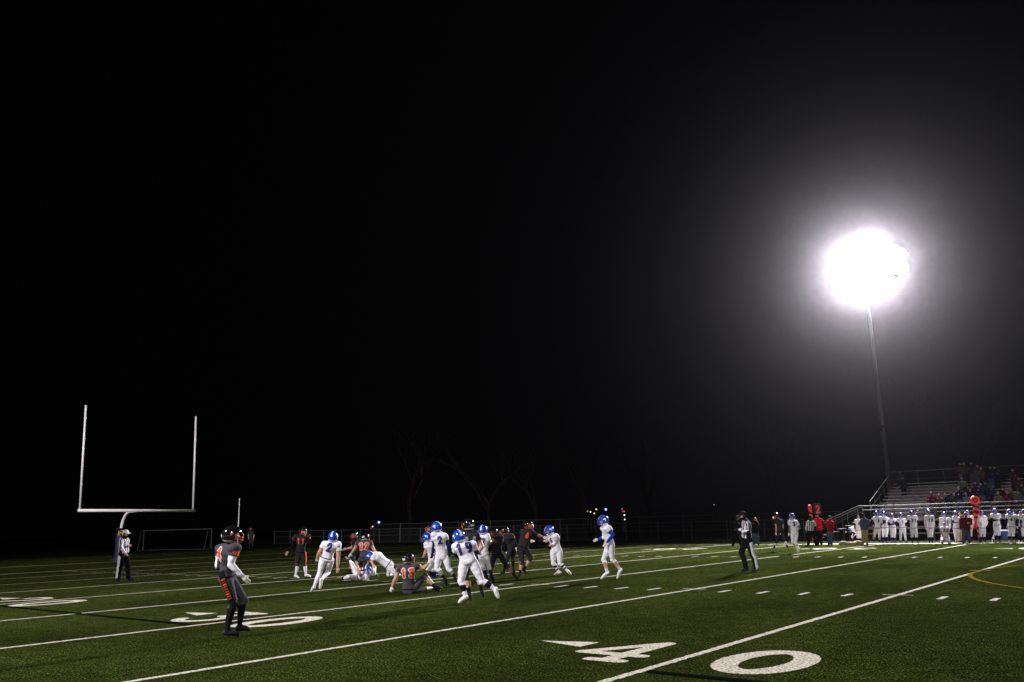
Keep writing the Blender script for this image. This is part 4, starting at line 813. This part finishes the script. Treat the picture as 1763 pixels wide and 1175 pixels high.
P17('L', (1410, 990), stand('L', (1385, 345), ((1310, 450), (1485, 450)), (1390, 680), ((1310, 975), (1500, 975)), 'down'), team('white', number='77', arm='white_cloth', fore='white_cloth', shoe='black_shoe', calf=[(.9, 'white_cloth'), (1, 'navy_cloth')], bulk=1.1, **FR), 'broad white-uniformed player standing behind the kneeling player')
P17('L', (1400, 1000), 'pelvis 1400 850, neck 1385 630, head 1382 565, shA 1320 655, shB 1455 655, elA 1300 740, wrA 1350 820 -.5, elB 1490 740, wrB 1440 820 -.5, hipA 1370 870, hipB 1430 870, knA 1330 930 -.8, anA 1340 985 .8, toeA 1330 995 .5, knB 1470 940 -.8, anB 1480 985 .8, toeB 1490 995 .5', team('white', number='33', helmet=None, hair='fair_hair', shoe='black_shoe', calf=[(.3, 'white_cloth'), (1, 'navy_cloth')], **FR), 'bareheaded white number 33 kneeling on the sideline', dz=-.7)
P17('M', (235, 985), stand('M', (198, 320), ((155, 420), (275, 435)), (215, 660), ((215, 970), (270, 960)), 'cross'), team('white', arm='teal_cloth', fore='teal_cloth', shoe='black_shoe', calf=[(.9, 'white_cloth'), (1, 'white_cloth')], **FR), 'slim white-uniformed player in teal sleeves left of the coach in maroon')
P17('M', (330, 980), stand('M', (290, 360), ((250, 440), (345, 440)), (300, 670), ((280, 960), (330, 960)), 'down'), team('coach', jersey='black_cloth', arm='black_cloth', fore='black_cloth', cap='khaki_cloth', front=face_dir(170), headdir=face_dir(150)), 'man in a tan cap hidden behind the coach in maroon', GP_F, dz=.5)
P17('M', (430, 1000), stand('M', (420, 335), ((325, 440), (525, 440)), (435, 670), ((375, 985), (510, 985)), 'cross'), team('coach', jersey='maroon_cloth', arm='maroon_cloth', fore='maroon_cloth', pants='slate_cloth', calf=[(1, 'slate_cloth')], bulk=1.25, hair='grey_hair', front=face_dir(0), headdir=face_dir(0)), 'heavy coach in a maroon jacket with his back turned', GP_F, dz=-.4)
P17('M', (520, 975), stand('M', (470, 310), ((430, 410), (570, 410)), (500, 650), ((480, 960), (560, 960)), 'down'), team('white', number='5', arm='white_cloth', fore='skin', shoe='black_shoe', calf=NS, **FR), 'white-uniformed player showing between the maroon coach and the striped marker', dz=.5)
P17('M', (640, 960), stand('M', (645, 320), ((600, 410), (700, 410)), (650, 640), ((625, 970), (690, 970)), 'down'), team('coach', jersey='red_cloth', arm='red_cloth', fore='skin', pants='black_cloth', calf=[(1, 'black_cloth')], cap='black_cap', front=face_dir(180), headdir=face_dir(180)), 'man in a red shirt partly hidden by the striped marker', GP_F, dz=.9)
P17('M', (820, 985), stand('M', (790, 320), ((740, 410), (860, 410)), (800, 650), ((770, 970), (860, 970)), 'hips'), team('white', arm='skin', fore='white_cloth', shoe='black_shoe', calf=NS, **FR), 'white-uniformed player peeking out on the right of the striped marker', dz=.5)
P17('M', (1140, 985), stand('M', (1090, 275), ((1025, 360), (1180, 365)), (1130, 580), ((1100, 970), (1190, 970)), 'cross'), team('white', arm='black_cloth', fore='black_cloth', shoe='black_shoe', calf=[(.1, 'white_cloth'), (1, 'black_cloth')], bulk=1.08, **FR), 'white-uniformed player with folded black-sleeved arms right of the striped marker')
P17('M', (1455, 985), stand('M', (1430, 290), ((1365, 375), (1545, 380)), (1455, 620), ((1405, 965), (1505, 965)), 'down'), team('white', number='41', arm='navy_cloth', fore='navy_cloth', calf=[(.2, 'white_cloth'), (.85, 'black_cloth'), (1, 'white_cloth')], bulk=1.1, front=face_dir(175), headdir=face_dir(110), side='front', outline=None), 'white number 41 in navy sleeves with his head turned to the right')
P17('M', (1650, 985), stand('M', (1655, 315), ((1620, 390), (1745, 380)), (1670, 620), ((1640, 965), (1720, 965)), 'down'), team('white', number='1', helmet=None, hair='brown_hair', pants='navy_cloth', belt=None, arm='navy_cloth', fore='navy_cloth', shoe='black_shoe', calf=[(1, 'black_cloth')], **FR), 'bareheaded player in a white jersey and navy shorts near the right edge', dz=.3)
P17('M', (1750, 980), stand('M', (1745, 290), ((1690, 400), (1820, 395)), (1745, 630), ((1720, 965), (1790, 965)), 'down'), team('white', arm='navy_cloth', fore='navy_cloth', shoe='black_shoe', calf=NS, **FR), 'white-uniformed player cut off by the right edge of the photograph')
# spectators: px, py of the head, bench row, posture
COLS = {'black': 'black_cloth', 'navy': 'navy_cloth', 'brown': 'brown_cloth', 'tan': 'tan_cloth', 'olive': 'olive_cloth', 'purple': 'purple_cloth', 'maroon': 'maroon_cloth', 'grey': 'sleeve_grey', 'teal': 'teal_cloth', 'slate': 'slate_cloth', 'plaid green': 'plaid_green', 'blue': 'blue_cloth'}
ORD = ['lowest', 'second', 'third', 'fourth', 'fifth', 'sixth', 'seventh', 'eighth', 'ninth', 'top']
SPEC = [(1551, 836, 9, 'sit', 'slate', 'grey_hair', 'alone at the left end'), (1555, 846, 7, 'sit', 'black', 'brown_hair', 'just below the lone viewer at the left end'),
 (1605, 864, 0, 'stand', 'maroon', 'brown_hair', 'first of the standing crowd from the left'), (1618, 860, 1, 'sit', 'tan', 'fair_hair', 'beside the standing one in maroon'),
 (1628, 857, 1, 'sit', 'navy', 'grey_hair', 'right of the one in tan'), (1638, 858, 2, 'sit', 'slate', 'brown_hair', 'above the one in navy'),
 (1644, 862, 1, 'sit', 'brown', 'fair_hair', 'in the middle of the left cluster'), (1652, 848, 3, 'sit', 'tan', 'brown_hair', 'upper edge of the left cluster'),
 (1653, 858, 1, 'stand', 'blue', 'brown_hair', 'left of the striped marker'), (1664, 861, 1, 'sit', 'grey', 'fair_hair', 'just left of the striped marker'),
 (1668, 848, 3, 'sit', 'black', 'brown_hair', 'over the striped marker'), (1672, 858, 2, 'sit', 'navy', 'grey_hair', 'behind the top of the striped marker'),
 (1655, 812, 9, 'stand', 'brown', 'brown_hair', 'leftmost standing against the back railing'), (1661, 814, 9, 'stand', 'olive', 'fair_hair', 'second against the back railing'),
 (1675, 815, 9, 'stand', 'navy', 'brown_hair', 'with a blue patch against the back railing'), (1657, 833, 6, 'sit', 'grey', 'fair_hair', 'below the railing standers'),
 (1685, 822, 8, 'stand', 'olive', 'brown_hair', 'upright left of the bare benches'), (1692, 824, 7, 'stand', 'brown', 'brown_hair', 'next to the upright one in olive'),
 (1698, 842, 4, 'sit', 'plaid green', 'grey_hair', 'high over the arms-folded player'), (1681, 846, 4, 'sit', 'purple', 'brown_hair', 'right above the striped marker'),
 (1708, 826, 7, 'stand', 'black', 'fair_hair', 'pale-haired one at the edge of the bare benches'), (1716, 828, 7, 'stand', 'navy', 'brown_hair', 'beside the pale-haired stander'),
 (1692, 856, 2, 'stand', 'navy', 'brown_hair', 'right behind the striped marker'), (1700, 858, 2, 'sit', 'blue', 'fair_hair', 'in the middle of the right cluster'),
 (1712, 850, 3, 'sit', 'teal', 'brown_hair', 'upper row of the right cluster'), (1720, 856, 1, 'sit', 'tan', 'fair_hair', 'pale one in the right cluster'),
 (1728, 852, 2, 'sit', 'black', 'brown_hair', 'right cluster, behind the pale one'), (1736, 857, 1, 'sit', 'maroon', 'grey_hair', 'above white number 41'),
 (1742, 854, 2, 'sit', 'tan', 'grey_hair', 'right of the one in maroon'), (1747, 833, 6, 'stand', 'purple', 'brown_hair', 'alone on the bare benches at the right'),
 (1756, 838, 5, 'sit', 'brown', 'fair_hair', 'beside the lone one in purple'), (1754, 856, 1, 'sit', 'slate', 'brown_hair', 'near the right edge, low down'),
 (1761, 848, 3, 'sit', 'plaid green', 'brown_hair', 'at the very right edge')]
for n_, (hx, hy, row, pos, colr, hair, where) in enumerate(SPEC):
    Y = by(row)+(.0 if pos == 'sit' else -.1); h = at_y(hx, hy, Y); zf = bz(row); zs = zf+.45; x = h[0]; tall = pos == 'stand'
    f = unit([.15+rng.uniform(-.3, .3), -1, 0]); l = np.array([-f[1], f[0], 0])*-1
    if tall: pel = np.array([x, Y-.05, zf+.92]); nk = np.array([x, Y-.03, zf+1.42]); feet = zf
    else: pel = np.array([x, Y+.1, zs+.12]); nk = np.array([x, Y+.02, zs+.60]); feet = zf-.2
    P = {'pelvis': pel, 'neck': nk, 'head': nk+np.array([0, 0, .2])+f*.04}
    for S, sg in (('A', -1), ('B', 1)):
        P['sh'+S] = nk+l*sg*.18-np.array([0, 0, .05]); hp = pel+l*sg*.1-np.array([0, 0, .02]); P['hip'+S] = hp
        a = rng.uniform(.1, .5)
        P['el'+S] = P['sh'+S]+l*sg*.07+f*.08-np.array([0, 0, .27]); P['wr'+S] = P['el'+S]+f*.2-l*sg*.1+np.array([0, 0, a*.3 if tall else .0])
        if tall: P['kn'+S] = hp-np.array([0, 0, .44]); P['an'+S] = np.array([hp[0], hp[1], zf+.08]); P['toe'+S] = P['an'+S]+f*.17-np.array([0, 0, .05])
        else: P['kn'+S] = hp+f*.42+np.array([0, 0, -.02]); P['an'+S] = np.array([P['kn'+S][0], P['kn'+S][1]+.02, max(zf-.14, 1.38 if row == 0 else zf-.14)]); P['toe'+S] = P['an'+S]+f*.17-np.array([0, 0, .04])
    cl_ = COLS[colr]; pn = ['denim', 'black_cloth', 'slate_cloth', 'brown_cloth'][n_ % 4]
    st = team('coach', jersey=cl_, arm=cl_, fore=cl_, pants=pn, calf=[(1, pn)], hair=hair, front=f, headdir=f)
    person(P, (x, Y, 0), st, '%s spectator in %s, %s' % ('standing' if tall else 'seated', colr, where), 'spectators on the bleachers', voxel=.03, fingers=False)
# striped down-marker standards, bullseye disc on a tapering padded pole
def marker(px, py, ht, face, tilt, label):
    g = ground(px, py); t = empty('down_marker', tuple(g), label, 'marker', 'orange sideline markers')
    f = face_dir(face); l = np.cross(f, [0, 0, 1.0]); k = ht/2.5; zd = 2.22*k; u = np.array([0, 0, 1.0])
    b = MB(); n = 24
    for (r0, r1, m, off) in ((.0, .07, 0, .052), (.07, .13, 1, .051), (.13, .235, 0, .052)):
        for s in (1, -1):
            vs = []; fs = []
            for j in range(n): a = 2*math.pi*j/n; d = l*math.cos(a)+u*math.sin(a); vs += [u*zd+d*r0*k+f*off*s, u*zd+d*r1*k+f*off*s]
            for j in range(n): q = (j+1) % n; fs.append((2*j, 2*j+1, 2*q+1, 2*q))
            b.add(vs, fs, m)
    b.lathe(u*zd-f*.05, [(0, .23*k), (0.0, .237*k), (.1, .237*k), (.1, .23*k)], n, 0, f, l); b.build('bullseye_disc', ['marker_orange', 'marker_black'], t)
    b = MB(); n = 20; H = 1.98*k; rows = 60
    for i in range(rows+1):
        z = .08+(H-.08)*i/rows; r = (.085+.095*i/rows)*k
        for j in range(n): a = 2*math.pi*j/n; b.v.append(tuple(l*math.cos(a)*r+f*math.sin(a)*r*.55+u*z))
    for i in range(rows):
        for j in range(n):
            b.f.append((i*n+j, i*n+(j+1) % n, (i+1)*n+(j+1) % n, (i+1)*n+j)); z = (i+.5)/rows*H; a = 2*math.pi*(j+.5)/n
            b.m.append(1 if ((z/k-.055*math.cos(a))/.30) % 1 < .48 else 0)
    b.build('padded_pole', ['marker_orange', 'marker_black'], t, True)
    b = MB(); b.tube([(0, 0, 0), (0, 0, .1)], .02, 8); b.build('spike', 'dark_steel', t)
marker(1688.5, 935, 2.55, 180, 0, 'tall orange and black striped marker with a bullseye disc, on the right')
marker(1400.5, 938, 2.35, 125, 0, 'orange bullseye marker turned edgeways behind the striped official')
g = ground(1413, 938); t = empty('down_box', tuple(g), 'black down box showing an orange 2 on top of a pole', 'down box')
b = MB(); b.tube([(0, 0, 0), (0, 0, 1.75)], .03, 8); b.build('pole', 'marker_orange', t)
f = face_dir(180); l = np.cross([0, 0, 1.0], f); b = MB(); b.box((0, 0, 2.03), (.2, .08, .36), 0, l, f); bx_ = b.build('housing', 'pad_dark', t)
b = MB()
for (x, y, z) in glyph_cells('2', .30, .5, .09, .02):
    p = np.array([0, 0, 1.78])+l*(x-.15)+np.array([0, 0, y])+f*.083; b.add([p, p+l*.02, p+l*.02+np.array([0, 0, .02]), p+np.array([0, 0, .02])], [(0, 1, 2, 3)])
b.build('numeral', 'number_orange', bx_)
# sideline clutter
g = ground(1464, 939); t = MB()
for (dx, s) in ((-.38, .2), (.0, .17), (.4, .22), (.2, .16)): t.ell((dx, rng.uniform(-.1, .1), s*.4), ((s*1.4, 0, 0), (0, s*.8, 0), (0, 0, s*.75)), 12, 8)
o = bpy.data.objects.new('equipment_bag', remesh(t, .03, 'equipment_bag')); o.data.materials.append(MATS['tarp_tan']); COL.objects.link(o); o.location = g; tag(o, 'crumpled tan equipment bag lying on the sideline by the stooping player', 'bag')
g = ground(1729, 935); t = empty('drinks_cooler', tuple(g), 'blue drinks cooler between the arms-folded player and number 41', 'cooler')
b = MB(); b.box((0, 0, .42), (.34, .22, .2)); b.build('body', 'cooler_blue', t); b = MB(); b.box((0, 0, .645), (.35, .23, .025)); b.build('lid', 'cooler_lid', t)
b = MB(); b.box((0, 0, .19), (.5, .3, .03))
for x in (-.45, .45):
    for y in (-.25, .25): b.box((x, y, .08), (.025, .025, .08))
b.build('stand', 'wood_brown', t)
g = ground(1709, 934.5); t = empty('pylon', tuple(g), 'small white leaning pylon with an orange edge on the right sideline', 'pylon')
b = MB(); a_ = RIGHT*.17+np.array([0, 0, .5]); b.tube([(0, 0, 0), a_*.5, a_], [.05, .06, .02], 6); b.build('shaft', 'goal_paint', t); b = MB(); b.tube([RIGHT*.05+a_*.3, RIGHT*.05+a_*.9], .02, 6); b.build('edge_strip', 'marker_orange', t)
for (px, lab) in ((1540, 'grey aluminium team bench behind the linked row of players'), (1668, 'grey aluminium team bench behind the maroon coach'), (1738, 'grey aluminium team bench behind number 41')):
    p = at_y(px, 915, 54.2); t = empty('team_bench', (p[0], 54.2, 0), lab, 'bench', 'team benches'); b = MB(); b.box((0, 0, .45), (2.2, .14, .02)); b.build('seat', 'dark_steel', t); b = MB(); b.box((0, .2, .8), (2.2, .015, .09)); b.build('backrest', 'dark_steel', t)
    for x in (-1.9, 0, 1.9): b = MB(); b.box((x, 0, .22), (.025, .16, .21)); b.box((x, .19, .55), (.02, .02, .3)); b.build('leg', 'dark_steel', t)
g = at_y(1281, 922, 21.6)
bpy.data.objects.remove(_ob0)
# ------------------------------------------------------------------ night haze
b = MB(); b.box((-45, 60, 14.5), (75, 80, 15.6)); hz = b.build('haze', []); tag(hz, kind='stuff')
hm = bpy.data.materials.new('night_haze'); hm.use_nodes = True; nt = hm.node_tree; nt.nodes.clear()
ov = nt.nodes.new('ShaderNodeOutputMaterial'); pv = nt.nodes.new('ShaderNodeVolumePrincipled'); pv.inputs['Color'].default_value = (.95, .94, 1, 1)
pv.inputs['Density'].default_value = 0.000085; pv.inputs['Anisotropy'].default_value = 0.965; nt.links.new(pv.outputs['Volume'], ov.inputs['Volume'])
hz.data.materials.append(hm); hz.display_type = 'WIRE'
